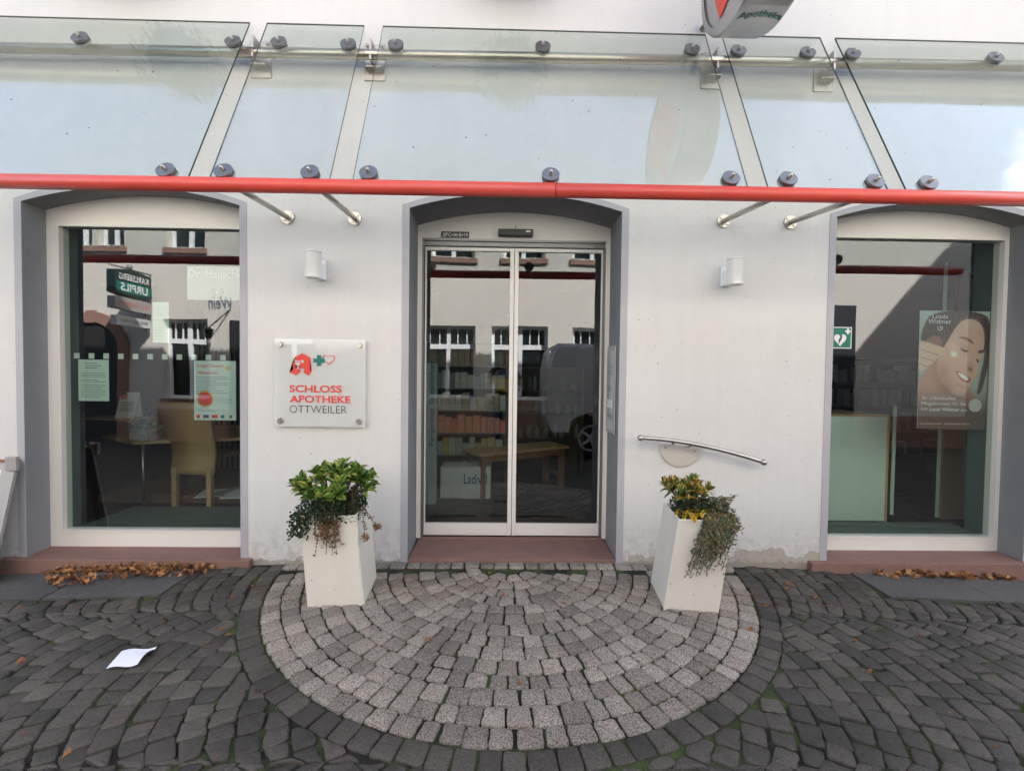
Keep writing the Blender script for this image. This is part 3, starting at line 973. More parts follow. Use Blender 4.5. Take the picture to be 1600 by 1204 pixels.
# ------------------------------------------------------------------ wall lamps
def lamp(cx, side, label):
    t = thing('wall_lamp', label, 'wall lamp', (cx, -0.09, 1.79), group='white cylinder wall lamps')
    b = B()
    z0, z1 = 1.855, 2.025
    pr = [(0.046, z0), (0.050, z0 + .004), (0.050, z1 - .006), (0.052, z1 - .004), (0.052, z1), (0.040, z1 + .002)]
    b.tube([(cx, -0.135, z) for r, z in pr], [r for r, z in pr], n=32)
    b.tube([(cx, -0.135, z0 + 0.012), (cx, -0.135, z0 + 0.008)], [0.0512, 0.0512], n=32, cap=False)
    b.obj('lamp_body', WHITEP, t)
    for zz in (z0 + .010, z1 - .012):
        b = B(); b.tube([(cx, -0.135, zz), (cx, -0.135, zz + .0018)], 0.0503, n=32, cap=False); b.obj('seam', GREYM, t)
    b = B()
    b.box(cx - 0.022, cx + 0.022, -0.092, -0.008, z0 + 0.015, z0 + 0.115, bev=0.004)
    b.box(cx - 0.03, cx + 0.03, -0.012, -0.001, z0 - 0.005 + .02, z0 + 0.145, bev=0.003)
    b.obj('mount', WHITEP, t)
    b = B(); b.tube([(cx, -0.135, z0 - .0005), (cx, -0.135, z0 + 0.0006)], 0.038, n=24); b.obj('diffuser', mat('lamp_glass', (0.6, 0.6, 0.58), 0.2), t)
lamp(-1.21, 1, 'white cylindrical wall lamp above the square pharmacy sign')
lamp(1.475, -1, 'white cylindrical wall lamp above the curved steel handrail')

# ------------------------------------------------------------------ pharmacy plate sign
X0, X1, Z0, Z1 = -1.503, -0.912, 0.905, 1.480
ps = thing('pharmacy_sign', 'square clear acrylic sign with red letter A, green cross and heart beside the left window', 'sign', (-1.21, -0.01, Z0))
b = B(); b.box(X0, X1, -0.034, -0.026, Z0, Z1); b.obj('panel', ACRYL, ps)
b = B()
for x in (X0 + .038, X1 - .038):
    for z in (Z0 + .038, Z1 - .038):
        bb = B(); bb.tube([(x, -0.026, z), (x, -0.0, z)], 0.009); bb.tube([(x, -0.046, z), (x, -0.0345, z)], [0.016, 0.019], n=20); bb.obj('standoff_screw', STEEL, ps)
b.bm.free()
def zx(q):   # zoomed reading of the sign face -> metres
    return -1.503 + (q[0] - 232) * (0.591 / 507), 1.480 - (q[1] - 580) * (0.575 / 508)
yt = -0.0365
text('lettering', 'SCHLOSS', zx((316, 0))[0], zx((608, 0))[0], zx((0, 888))[1], zx((0, 846))[1], yt, REDT, ps, off=0.022)
text('lettering', 'APOTHEKE', zx((318, 0))[0], zx((658, 0))[0], zx((0, 948))[1], zx((0, 906))[1], yt, REDT, ps, off=0.022)
text('lettering', 'OTTWEILER', zx((316, 0))[0], zx((636, 0))[0], zx((0, 1008))[1], zx((0, 964))[1], yt, DARKT, ps, off=-0.012)
b = B()
lg = [(347, 684), (388, 662), (430, 685), (430, 757), (439, 766), (420, 790), (396, 774), (396, 748), (370, 748), (370, 764), (377, 770), (352, 790), (316, 772), (338, 757), (332, 748), (332, 716), (347, 716)]
f = b.poly([(zx(q)[0], yt, zx(q)[1]) for q in lg]); bmesh.ops.triangulate(b.bm, faces=[f])
b.obj('letter_emblem', REDT, ps)
b = B()
for pl in ([(345, 716), (379, 716), (374, 728), (366, 734), (366, 744), (374, 752), (352, 752), (360, 744), (360, 734), (350, 728)], [(381, 700), (396, 703), (396, 716), (381, 718)], [(347, 700), (362, 707), (378, 704), (376, 712), (346, 712)]):
    f = b.poly([(zx(q)[0], yt - .0012, zx(q)[1]) for q in pl]); bmesh.ops.triangulate(b.bm, faces=[f])
b.obj('chalice', mat('pale_print', (0.62, 0.5, 0.48), 0.5), ps)
b = B()
c = (481, 703)
for (dx, dz) in ((32, 12), (12, 32)):
    b.poly([(zx((c[0] + sx_ * dx, 0))[0], yt - (0.0006 if dx > dz else 0), zx((0, c[1] + sz_ * dz))[1]) for sx_, sz_ in ((-1, -1), (1, -1), (1, 1), (-1, 1))])
b.obj('green_cross', GREENT, ps)
b = B()
def heart(t, s=1.0):
    return (16 * math.sin(t) ** 3 * s, (13 * math.cos(t) - 5 * math.cos(2 * t) - 2 * math.cos(3 * t) - math.cos(4 * t)) * s)
HN = 40
for i in range(HN):
    t0, t1 = 2 * math.pi * i / HN, 2 * math.pi * (i + 1) / HN
    q = []
    for (t, s_) in ((t0, 1.0), (t1, 1.0), (t1, 0.84), (t0, 0.84)):
        hx, hy = heart(t, s_)
        q.append((zx((535 + hx * 2.2, 0))[0], yt, zx((0, 700 - (hy + 2) * 2.05))[1]))
    b.poly(q)
b.obj('heart_outline', REDT, ps)

# ------------------------------------------------------------------ round projecting sign
rs = thing('round_sign', 'round steel drum sign with red emblem projecting from the wall above the canopy', 'sign', (1.3, -0.3, 3.1))
cy_, cz_, rr_ = -0.66, 3.52, 0.40
b = B()
def disc(x, r, n=64): return [Vector((x, cy_ + r * math.cos(2 * math.pi * k / n), cz_ + r * math.sin(2 * math.pi * k / n))) for k in range(n)]
sq = lambda r: r
prof = [(1.165, rr_ - .035), (1.165, rr_ - 0.0), (1.18, rr_ + .006), (1.40, rr_ + .006), (1.415, rr_), (1.415, rr_ - .035)]
rings = [[b.bm.verts.new(v) for v in disc(x, r)] for x, r in prof]
for a_, c_ in zip(rings, rings[1:]):
    for k in range(64):
        b.bm.faces.new((a_[k], a_[(k + 1) % 64], c_[(k + 1) % 64], c_[k])).smooth = False
b.obj('drum', mat('drum_steel', (0.36, 0.36, 0.37), 0.28, 1.0, var=.2, vscale=6), rs)
for x in (1.175, 1.405):
    b = B(); b.poly(disc(x, rr_ - .02)); b.obj('face', mat('sign_face', (0.33, 0.33, 0.33), 0.3, 0.3), rs)
b = B()
em = [(-.17, -.26), (-.02, -.17), (.03, -.2), (.16, -.25), (.22, -.12), (.2, .2), (0, .3), (-.2, .18), (-.2, -.12)]
f = b.poly([(1.169, cy_ + u * 1.05, cz_ + v * 1.12 ) for u, v in em]); bmesh.ops.triangulate(b.bm, faces=[f])
b.obj('emblem', REDT, rs)
# lettering round the rim
me = text_mesh('Apotheke', 0, 0.225, 0, 0.05, 0, off=0.01)
for v in me.vertices:
    s_, h_ = v.co.x, v.co.z
    an = R(-88) - h_ / rr_ - .05 * math.sin(s_ * 14)
    v.co = Vector((1.18 + s_, cy_ + (rr_ + .0085) * math.cos(an), cz_ + (rr_ + .0085) * math.sin(an)))
mobj('lettering', me, GREENT, rs)
b = B(); b.tube([(1.29, -0.25, 3.80), (1.29, 0.0, 3.80)], 0.022); b.obj('wall_arm', STEEL, rs); b = B(); b.tube([(1.29, -0.27, 3.56), (1.29, 0.0, 3.56)], 0.022); b.obj('wall_arm', STEEL, rs)

# ------------------------------------------------------------------ handrail
hr = thing('handrail', 'curved brushed steel handrail with ball ends on a half round plate beside the door', 'handrail', (1.3, -0.05, 0.66))
pts = []
for i in range(25):
    t = i / 24
    px = 1001 + (1193 - 1001) * t
    py = 684 + (722 - 684) * (0.12 * t + 0.88 * t ** 1.75)
    pts.append(at(px, py, -0.085))
b = B(); b.tube(pts, 0.0135, n=16)
hb = b.obj('rail', STEEL, hr)
for e in (pts[0], pts[-1]):
    b = B(); b.ball(e, 0.021, seg=20); b.obj('end_ball', STEEL, hb)
b = B()
pa, pb = at(1031, 692, -0.012), at(1097, 698, -0.012)
mx_ = (pa + pb) / 2; hw_ = (pb - pa).length / 2; ux = (pb - pa).normalized(); uz = Vector((-ux.z, 0, ux.x))
half = [mx_ + ux * hw_ * math.cos(a_) + uz * 0.148 * math.sin(a_) for a_ in [math.pi + math.pi * i / 24 for i in range(25)]]
b.prism(half, (0, 0.0105, 0))
hp = b.obj('wall_plate', mat('pale_steel', (0.66, 0.61, 0.55), 0.35, 0.25, var=0.05), hr)
for (px, py) in ((1040, 698), (1086, 704)):
    b = B(); q = at(px, py, -0.014); b.ball(q, (0.008, 0.005, 0.008), seg=12); b.obj('screw', STEEL, hp)
b = B(); q = at(1058, 688, -0.085)
b.tube([q, Vector((q.x, -0.012, q.z - 0.03))], 0.008)
b.obj('rail_post', STEEL, hr); b = B(); q = at(1085, 692, -0.085); b.tube([q, Vector((q.x, -0.012, q.z - 0.03))], 0.008)
b.obj('rail_post', STEEL, hr)

# ------------------------------------------------------------------ notices on the door jamb and door head
jn = thing('opening_hours_sign', 'narrow grey notice with printed lines on the grey door jamb', 'sign', (0.775, 0.2, 0.9))
b = B(); b.box(0.762, 0.772, 0.075, 0.30, 0.86, 1.475); b.obj('panel', mat('notice_grey', (0.42, 0.42, 0.44), 0.4, var=0.05), jn)
b = B()
b.box(0.7605, 0.7615, 0.10, 0.19, 1.0, 1.44)
b.box(0.7608, 0.7616, 0.09, 0.27, 0.88, 0.96)
b.obj('paper_strip', mat('notice_white', (0.6, 0.6, 0.6), 0.5), jn)
b = B()
for z, a_, c_ in ((1.38, .16, .18), (1.33, .13, .27), (1.315, .13, .27), (1.30, .12, .25), (1.285, .13, .27), (1.27, .12, .22), (1.18, .14, .20), (1.155, .12, .24), (1.07, .15, .25), (1.055, .15, .22), (1.0, .16, .18), (.95, .13, .2)):
    b.box(0.7592, 0.7602, a_, c_, z, z + 0.006)
b.box(0.7592, 0.7602, .17, .24, 1.165, 1.19); b.box(0.7592, 0.7602, .15, .25, .965, .985)
b.obj('print', GREYT, jn)
b = B(); b.box(0.7585, 0.7603, .12, .265, 1.035, 1.095); b.obj('sticker', WHITEP, jn)
b = B(); a0, a1 = at(689, 371, 0.372), at(733, 362, 0.372)
b.box(a0.x, a1.x, 0.3745, 0.3785, a0.z, a1.z, bev=0.001)
bl = b.obj('blessing_plaque', BLACK); tag(bl, 'small black plaque with white chalk blessing letters over the left door leaf', 'plaque')
text('lettering', '20*C+M+B+19', a0.x + .012, a1.x - .01, a0.z + .009, a1.z - .009, 0.3738, WHITET, bl, off=0.01)

# ------------------------------------------------------------------ planters and plants
def leafm(bm, p, d, upv, ln, wd, fold=0.25, curl=0.2, seg=4, mi=0):
    d = d.normalized(); s = d.cross(upv)
    if s.length < 1e-3: s = d.orthogonal()
    s.normalize(); n = s.cross(d)
    c = []; l = []; r_ = []
    for i in range(seg + 1):
        t = i / seg
        wv = wd * math.sin(math.pi * min(1, t * 0.92 + 0.06)) ** 0.8 * 0.5
        cc = p + d * ln * t - n * curl * ln * t * t
        c.append(bm.verts.new(cc))
        if i in (0, seg):
            l.append(c[-1]); r_.append(c[-1])
        else:
            l.append(bm.verts.new(cc + s * wv + n * fold * wv)); r_.append(bm.verts.new(cc - s * wv + n * fold * wv))
    for i in range(seg):
        for side in (l, r_):
            q = [c[i], c[i + 1], side[i + 1], side[i]]
            u = []
            for v in q:
                if v not in u: u.append(v)
            if len(u) >= 3:
                try:
                    f = bm.faces.new(u); f.smooth = True; f.material_index = mi
                except ValueError: pass


G1 = ramp_mat('bright_leaves', [(0, (0.05, 0.12, 0.02)), (0.35, (0.10, 0.20, 0.035)), (0.7, (0.24, 0.36, 0.06)), (0.95, (0.38, 0.42, 0.08)), (1.0, (0.30, 0.28, 0.06))], 0.4, trans=0.2)
G2 = ramp_mat('dark_leaves', [(0, (0.010, 0.026, 0.010)), (0.5, (0.022, 0.055, 0.02)), (0.9, (0.05, 0.10, 0.03)), (0.97, (0.10, 0.09, 0.05))], 0.5, trans=0.1)
G3 = ramp_mat('dry_leaves', [(0, (0.16, 0.07, 0.035)), (0.5, (0.30, 0.15, 0.07)), (0.9, (0.40, 0.24, 0.13)), (1, (0.12, 0.13, 0.05))], 0.8, trans=0.15)
G4 = ramp_mat('trailing_leaves', [(0, (0.09, 0.12, 0.06)), (0.35, (0.17, 0.21, 0.11)), (0.6, (0.28, 0.28, 0.15)), (0.8, (0.30, 0.17, 0.10)), (1, (0.36, 0.33, 0.18))], 0.7, trans=0.15)
G5 = ramp_mat('yellowing_leaves', [(0, (0.05, 0.10, 0.02)), (0.4, (0.14, 0.20, 0.04)), (0.7, (0.40, 0.34, 0.08)), (0.88, (0.60, 0.38, 0.03)), (1, (0.28, 0.07, 0.05))], 0.45, trans=0.2)
STEMM = mat('stem', (0.10, 0.07, 0.035), 0.8, var=0.3, vscale=30)
rl = random.Random(5)
def rv(a=1.0): return Vector((rl.uniform(-a, a), rl.uniform(-a, a), rl.uniform(-a, a)))


def planter(fl, rot, W, D, H, lean, label):
    t = thing('planter', label, 'planter', (fl[0], fl[1], zg(*fl)), rot, group='cream square planters')
    b = B()
    wl = 0.012
    def rect(z, ins, wsc=1.0):
        dx, dy = lean[0] * z / H, lean[1] * z / H
        k = (z / H - 1) * 0.006
        return [Vector((ins + k + dx, ins + dy, z)), Vector((W - ins - k + dx, ins + dy, z)), Vector((W - ins - k + dx, D - ins + dy, z)), Vector((ins + k + dx, D - ins + dy, z))]
    L_ = [rect(-0.012, 0.003), rect(0, 0.0), rect(H - .004, 0.0), rect(H, 0.003), rect(H, wl - .003), rect(H - .004, wl), rect(H - 0.06, wl)]
    vv = [[b.bm.verts.new(p) for p in q] for q in L_]
    for a_, c_ in zip(vv, vv[1:]):
        for k in range(4): b.bm.faces.new((a_[k], a_[(k + 1) % 4], c_[(k + 1) % 4], c_[k]))
    b.bm.faces.new(vv[0])
    es = [e for e in b.bm.edges if abs((e.verts[0].co - e.verts[1].co).z) > 0.3]
    bmesh.ops.bevel(b.bm, geom=es, offset=0.006, segments=2, affect='EDGES')
    b.obj('pot', POT, t, local=True)
    b = B(); q = rect(H - .05, wl - .001)
    b.prism(q, (0, 0, 0.015)); b.obj('soil', SOIL, t, local=True)
    M = Matrix.Translation((fl[0], fl[1], zg(*fl))) @ Matrix.Rotation(rot, 4, 'Z')
    return M @ Matrix.Translation((lean[0], lean[1], H - 0.04))      # top frame: x 0..W, y 0..D


ML = planter((-1.060, -0.553), R(4), 0.295, 0.33, 0.515, (-0.028, -0.05), 'cream square planter with leafy shrub standing left of the door')
MR = planter((0.905, -0.572), R(-6), 0.285, 0.33, 0.515, (0.052, -0.045), 'cream square planter with yellow leaved plant standing right of the door')


def rosettes(b, spots, nl, ln, wd, st):
    for (c, d, sc_) in spots:
        base = c - d * 0.10
        st.tube([base - d * 0.05 + rv(0.01), base, c], [0.004, 0.0035, 0.003], n=6)
        k = nl + rl.randint(-2, 2)
        for i in range(k):
            a_ = i * 2.4 + rl.uniform(-.3, .3)
            lvl = i / k
            u = d.orthogonal().normalized(); v = d.cross(u)
            out = (u * math.cos(a_) + v * math.sin(a_))
            dr = out * (1.0 - 0.55 * lvl) + d * (0.35 + 1.0 * lvl)
            leafm(b.bm, c - d * 0.03 * (1 - lvl) + rv(.004), dr, d, ln * sc_ * rl.uniform(.75, 1.15) * (1 - .25 * lvl), wd * sc_ * rl.uniform(.8, 1.15), 0.3, rl.uniform(.05, .4))


# left planter: rhododendron-like shrub
sh = thing('leafy_shrub', 'bright green broad leaved shrub growing in the left planter', 'shrub', ML @ Vector((.15, .16, 0)))
b = B(); st = B()
spots = []
for i in range(40):
    a_ = rl.uniform(0, 2 * math.pi); r_ = math.sqrt(rl.random())
    c = ML @ Vector((0.145 + 0.215 * r_ * math.cos(a_), 0.13 + 0.17 * r_ * math.sin(a_), 0.12 + 0.135 * math.sqrt(max(0, 1 - r_ * r_ * .8)) + rl.uniform(-.03, .03)))
    d = Vector((math.cos(a_) * r_ * .7, math.sin(a_) * r_ * .7, 0.8)).normalized()
    spots.append((c, d, rl.uniform(.8, 1.1)))
rosettes(b, spots, 9, 0.085, 0.036, st)
b.obj('leaves', G1, sh, recalc=False)
st.obj('stems', STEMM, sh)
# low dark ivy
iv = thing('ivy_plant', 'dark small leaved ivy spilling over the left front corner of the left planter', 'ivy', ML @ Vector((.08, .06, 0)))
b = B()
for i in range(2100):
    a_ = rl.uniform(0, 2 * math.pi); r_ = math.sqrt(rl.random())
    x = 0.14 + 0.185 * r_ * math.cos(a_); y = 0.12 + 0.19 * r_ * math.sin(a_)
    z = rl.uniform(0.01, 0.17) * (1.2 - .5 * r_)
    if x < 0.02 and y < 0.18: z -= rl.uniform(0, 0.07)
    c = ML @ Vector((x, y, z))
    leafm(b.bm, c, rv() + Vector((0, -.4, .2)), Vector((0, -0.3, 1)), rl.uniform(.012, .026), rl.uniform(.010, .018), .2, .2, 2)
for i in range(260):
    c = ML @ Vector((rl.uniform(-0.05, 0.055), rl.uniform(-0.03, 0.06), rl.uniform(-0.07, 0.06)))
    leafm(b.bm, c, rv() + Vector((0, -.6, -.2)), Vector((0, -1, 0.3)), rl.uniform(.012, .026), rl.uniform(.010, .018), .2, .2, 2)
b.obj('leaves', G2, iv, recalc=False)
b = B()
for i in range(60):
    x = rl.uniform(0.16, 0.28); c = ML @ Vector((x, rl.uniform(.02, .2), 0.02)); e = c + Vector((rl.uniform(-.03, .05), rl.uniform(-.05, .03), rl.uniform(.08, .17)))
    b.tube([c, (c + e) / 2 + rv(.01), e], [.0012, .001, .0006], n=4)
b.obj('stems', STEMM, iv)
dr_ = thing('dry_trailing_plant', 'dried brown plant hanging over the front edge of the left planter', 'plant', ML @ Vector((.17, .0, 0)))
b = B(); st = B()
def strand(p0, p1, p2, p3, n, sz, bb, stt, spread):
    P = []
    for i in range(9):
        t = i / 8
        P.append(p0 * (1 - t) ** 3 + p1 * 3 * t * (1 - t) ** 2 + p2 * 3 * t * t * (1 - t) + p3 * t ** 3)
    stt.tube(P, [.0016] * 9, n=4)
    for i in range(n):
        t = rl.random() ** 0.7 * 8
        k = min(7, int(t)); c = P[k].lerp(P[k + 1], t - k) + rv(spread)
        leafm(bb.bm, c, rv() + Vector((0, -.2, -.4)), Vector((0, -1, .3)), sz * rl.uniform(.6, 1.3), sz * .6 * rl.uniform(.6, 1.3), .3, .5, 2)
for i in range(15):
    x = 0.085 + 0.125 * rl.random()
    ln = rl.uniform(0.06, 0.12) if i > 3 else 0.165
    p0 = ML @ Vector((x, 0.05, 0.04)); p1 = ML @ Vector((x, -0.005, 0.075)); p2 = ML @ Vector((x + rl.uniform(-.02, .02), -0.035, 0.0)); p3 = ML @ Vector((x + rl.uniform(-.03, .03), -0.012, -ln))
    strand(p0, p1, p2, p3, 34, 0.016, b, st, 0.009)
for (dx, dz) in ((0.045, -0.10), (0.11, -0.04)):
    p0 = ML @ Vector((0.27, 0.12, 0.04)); p1 = ML @ Vector((0.31, 0.08, 0.08)); p2 = ML @ Vector((0.30 + dx * .6, 0.03, 0.03)); p3 = ML @ Vector((0.295 + dx, 0.02, dz))
    strand(p0, p1, p2, p3, 30, 0.014, b, st, 0.008)
    for k in range(50):
        c = p3 + rv(.014) + Vector((0, 0, .012))
        leafm(b.bm, c, rv(), Vector((0, -1, .3)), .014, .009, .3, .5, 2)
b.obj('leaves', G3, dr_, recalc=False); st.obj('stems', STEMM, dr_)

# right planter
yp = thing('yellowing_plant', 'green plant with yellow lower leaves growing in the right planter', 'plant', MR @ Vector((.1, .1, 0)))
b = B(); st = B(); spots = []
for i in range(26):
    a_ = rl.uniform(0, 2 * math.pi); r_ = math.sqrt(rl.random())
    c = MR @ Vector((0.075 + 0.125 * r_ * math.cos(a_), 0.13 + 0.14 * r_ * math.sin(a_), 0.135 + 0.075 * math.sqrt(max(0, 1 - r_ * r_ * .8)) + rl.uniform(-.02, .02)))
    d = Vector((math.cos(a_) * r_ * .6 - .1, math.sin(a_) * r_ * .6, 0.8)).normalized()
    spots.append((c, d, rl.uniform(.8, 1.1)))
rosettes(b, spots, 12, 0.066, 0.022, st)
b.obj('leaves', G5, yp, recalc=False)
b = B()
for i in range(46):
    c = MR @ Vector((rl.uniform(-0.0, 0.21), rl.uniform(-.01, .10), rl.uniform(.045, .085)))
    leafm(b.bm, c, Vector((rl.uniform(-.8, .8), -.5, rl.uniform(-1.1, .2))), Vector((0, -1, .5)), rl.uniform(.035, .055), rl.uniform(.016, .026), .2, .3, 4)
b.obj('yellow_leaves', ramp_mat('yellow_leaves', [(0, (0.62, 0.36, 0.02)), (0.6, (0.72, 0.48, 0.05)), (1, (0.45, 0.42, 0.08))], 0.5, trans=.2), yp, recalc=False)
st.obj('stems', STEMM, yp)
dk = thing('low_ground_cover', 'dark low leafy growth along the front edge of the right planter', 'plant', MR @ Vector((.1, .05, 0)))
b = B()
for i in range(1100):
    c = MR @ Vector((rl.uniform(0.008, 0.275), rl.uniform(.014, .26), rl.uniform(.02, .12)))
    leafm(b.bm, c, rv() + Vector((0, -.4, .3)), Vector((0, -0.3, 1)), rl.uniform(.014, .03), rl.uniform(.010, .018), .2, .2, 2)
b.obj('leaves', G2, dk, recalc=False)
tp = thing('trailing_plant', 'grey green trailing plant cascading down the front right of the right planter', 'plant', MR @ Vector((.24, .0, 0)))
b = B(); st = B()
for i in range(74):
    u = rl.random()
    x = 0.135 + 0.14 * u
    side = rl.random() < 0.35
    ln = rl.uniform(0.05, 0.33) * (1 - .2 * u)
    p0 = MR @ Vector((min(x, .26), rl.uniform(0.03, .2), 0.04)); p1 = MR @ Vector((x + .02, 0.0, 0.11))
    ox = (0.03 if side else 0) + rl.uniform(-.02, .02)
    p2 = MR @ Vector((x + ox, -0.055, 0.04)); p3 = MR @ Vector((x + ox * 1.3 - (ln * .33), -0.022 - rl.uniform(0, .02), 0.06 - ln))
    strand(p0, p1, p2, p3, 60, 0.0155, b, st, 0.013)
for i in range(26):     # loose strands standing up and out to the right
    p0 = MR @ Vector((0.2, 0.1, 0.04)); e = MR @ Vector((rl.uniform(.17, .32), rl.uniform(-.02, .2), rl.uniform(.02, .15)))
    strand(p0, p0.lerp(e, .4) + Vector((0, 0, .05)), p0.lerp(e, .8) + Vector((0, 0, .03)), e, 36, 0.014, b, st, 0.010)
b.obj('leaves', G4, tp, recalc=False); st.obj('stems', STEMM, tp)

# hanging baskets over the canopy (only their lower tips show)
def basket(cx, label):
    t = thing('hanging_basket', label, 'hanging basket', (cx, -0.3, 3.60), group='hanging flower baskets')
    b = B()
    prof = [(0.02, 3.66), (0.10, 3.69), (0.16, 3.76), (0.19, 3.86), (0.20, 3.88)]
    b.tube([(cx, -0.3, z) for r_, z in prof], [r_ for r_, z in prof], n=24)
    b.obj('bowl', mat('dark_green_plastic', (0.02, 0.035, 0.025), 0.6), t)
    b = B()
    for i in range(900):
        a_ = rl.uniform(0, 6.28); r_ = rl.uniform(.12, .27)
        c = Vector((cx + r_ * math.cos(a_), -0.3 + r_ * math.sin(a_) * .9, rl.uniform(3.78, 4.05) - max(0, r_ - .2) * .8))
        leafm(b.bm, c, rv() + Vector((0, 0, -.5)), Vector((0, 0, 1)), .035, .022, .2, .3, 2)
    for i in range(30):
        c = Vector((cx + rl.uniform(-.06, .06), -0.3 + rl.uniform(-.05, .05), rl.uniform(3.60, 3.68)))
        leafm(b.bm, c, rv() + Vector((0, 0, -.8)), Vector((0, 0, 1)), .03, .018, .2, .3, 2)
    b.obj('foliage', G2, t, recalc=False)
    b = B(); b.tube([(cx, 0, 4.22), (cx, -0.32, 4.25)], .008); b.tube([(cx, -0.3, 4.24), (cx - .14, -0.3, 3.88)], .003, n=6); b.tube([(cx, -0.3, 4.24), (cx + .14, -0.3, 3.88)], .003, n=6); b.obj('hanger', GREYM, t)
basket(-2.42, 'hanging basket of dark foliage above the left end of the canopy')
basket(0.02, 'hanging basket of dark foliage above the middle of the canopy')

# ------------------------------------------------------------------ fallen leaves
FALL = ramp_mat('fallen_leaf_brown', [(0, (0.11, 0.045, 0.02)), (0.3, (0.24, 0.10, 0.04)), (0.65, (0.38, 0.17, 0.065)), (1, (0.48, 0.27, 0.13))], 0.75, trans=.05)
def maple(bm, M, s, cr_):
    lob = [(0, 1.0), (14, .62), (24, .78), (33, .45), (48, .82), (60, .5), (70, .3), (88, .55), (104, .3), (140, .35), (180, .14)]
    out = [(a_, r_) for a_, r_ in lob] + [(360 - a_, r_) for a_, r_ in lob[-2:0:-1]]
    f1, f2 = rl.uniform(-1, 1), rl.uniform(-1, 1)
    def zz(x, y): return cr_ * (0.9 * abs(x) * f1 + 1.2 * y * y * f2 + 0.35 * math.sin(x * 5 + f1 * 9) * math.cos(y * 4 + f2 * 7) + .35)
    c = bm.verts.new(M @ Vector((0, 0, zz(0, 0) * s)))
    V1, V2 = [], []
    for a_, r_ in out:
        a_ = R(a_ + rl.uniform(-4, 4)); r_ *= rl.uniform(.88, 1.1)
        x, y = math.sin(a_) * r_, math.cos(a_) * r_
        V2.append(bm.verts.new(M @ Vector((x * s, y * s, zz(x, y) * s + cr_ * s * rl.uniform(0, .35)))))
        V1.append(bm.verts.new(M @ Vector((x * .45 * s, y * .45 * s, zz(x * .45, y * .45) * s))))
    n = len(V1)
    for i in range(n):
        j = (i + 1) % n
        bm.faces.new((c, V1[i], V1[j])).smooth = True
        bm.faces.new((V1[i], V2[i], V2[j], V1[j])).smooth = True

protos = []
for k in range(4):
    b = B(); maple(b.bm, Matrix(), 0.034, [0.35, 0.6, 0.9, 0.25][k])
    b.tube([(0, -.002, .006), (.004, -.02, .008), (.008, -.04, .003)], .0009, n=5)
    me = bpy.data.meshes.new('fallen_leaf'); b.bm.to_mesh(me); b.bm.free(); me.materials.append(FALL); protos.append(me)
def drop(px, py, s, label, grp, dz=0.005, tilt=.18):
    p = onground(px, py)
    o = bpy.data.objects.new('fallen_leaf', protos[rl.randrange(4)])
    COL.objects.link(o)
    o.location = (p.x, p.y, max(zg(p.x, p.y), 0.018 if (p.y > -0.0 and -0.63 < p.x < .77) else -9) + dz)
    o.rotation_euler = (rl.uniform(-tilt, tilt), rl.uniform(-tilt, tilt), rl.uniform(0, 6.28)); o.scale = (s, s * rl.uniform(.7, 1), s)
    tag(o, label, 'leaf', grp)
for (px, py, s) in ((632, 904, .9), (631, 928, .9), (668, 999, 1.1), (773, 875, .5), (787, 932, .8), (822, 926, .8), (881, 943, 1.0), (846, 968, .9), (716, 898, .8), (766, 898, .8), (812, 1069, .7), (612, 1107, .4), (852, 914, .5), (643, 945, .5), (924, 957, .6), (727, 980, .5), (676, 925, .5)):
    drop(px, py, s * .8, 'small brown leaf lying loose on the light granite semicircle', 'leaves on the light semicircle')
for (px, py, s) in ((1228, 912, 1.5), (1206, 899, 1.1), (1228, 922, 1.4), (1175, 930, 1.0), (1197, 949, 1.1), (1174, 983, 1.0), (1277, 935, 1.0), (1284, 949, 1.0), (1337, 1006, .9), (1357, 1052, 1.0), (1317, 922, .6), (1440, 996, .6), (1226, 890, .9), (1415, 970, .5), (1120, 916, .6), (1249, 917, .7)):
    drop(px, py, s * .85, 'curled brown leaf lying loose on the dark cobbles to the right', 'leaves on the right cobbles')
for (px, py, s) in ((34, 1036, 1.0), (110, 1180, .9), (356, 993, 1.2), (360, 934, .8), (395, 916, .8), (416, 919, .6), (252, 966, .7), (30, 950, .7), (323, 1005, .4), (345, 985, .8), (98, 905, .7), (431, 1070, .4)):
    drop(px, py, s * .85, 'brown leaf lying loose on the dark cobbles to the left', 'leaves on the left cobbles')
for (px, py, s) in ((732, 858, .7), (918, 853, .8), (661, 836, .9)):
    drop(px, py, s * .8, 'dry leaf lying on the red sandstone door threshold', 'leaves on the threshold')


rs2 = random.Random(77)
for k_ in range(34):
    if k_ % 2: px_, py_ = rs2.uniform(1190, 1590), rs2.uniform(905, 1190); lb = ('curled brown leaf lying loose on the dark cobbles to the right', 'leaves on the right cobbles')
    else: px_, py_ = rs2.uniform(5, 400), rs2.uniform(925, 1190); lb = ('brown leaf lying loose on the dark cobbles to the left', 'leaves on the left cobbles')
    drop(px_, py_, rs2.uniform(.12, .42), *lb)


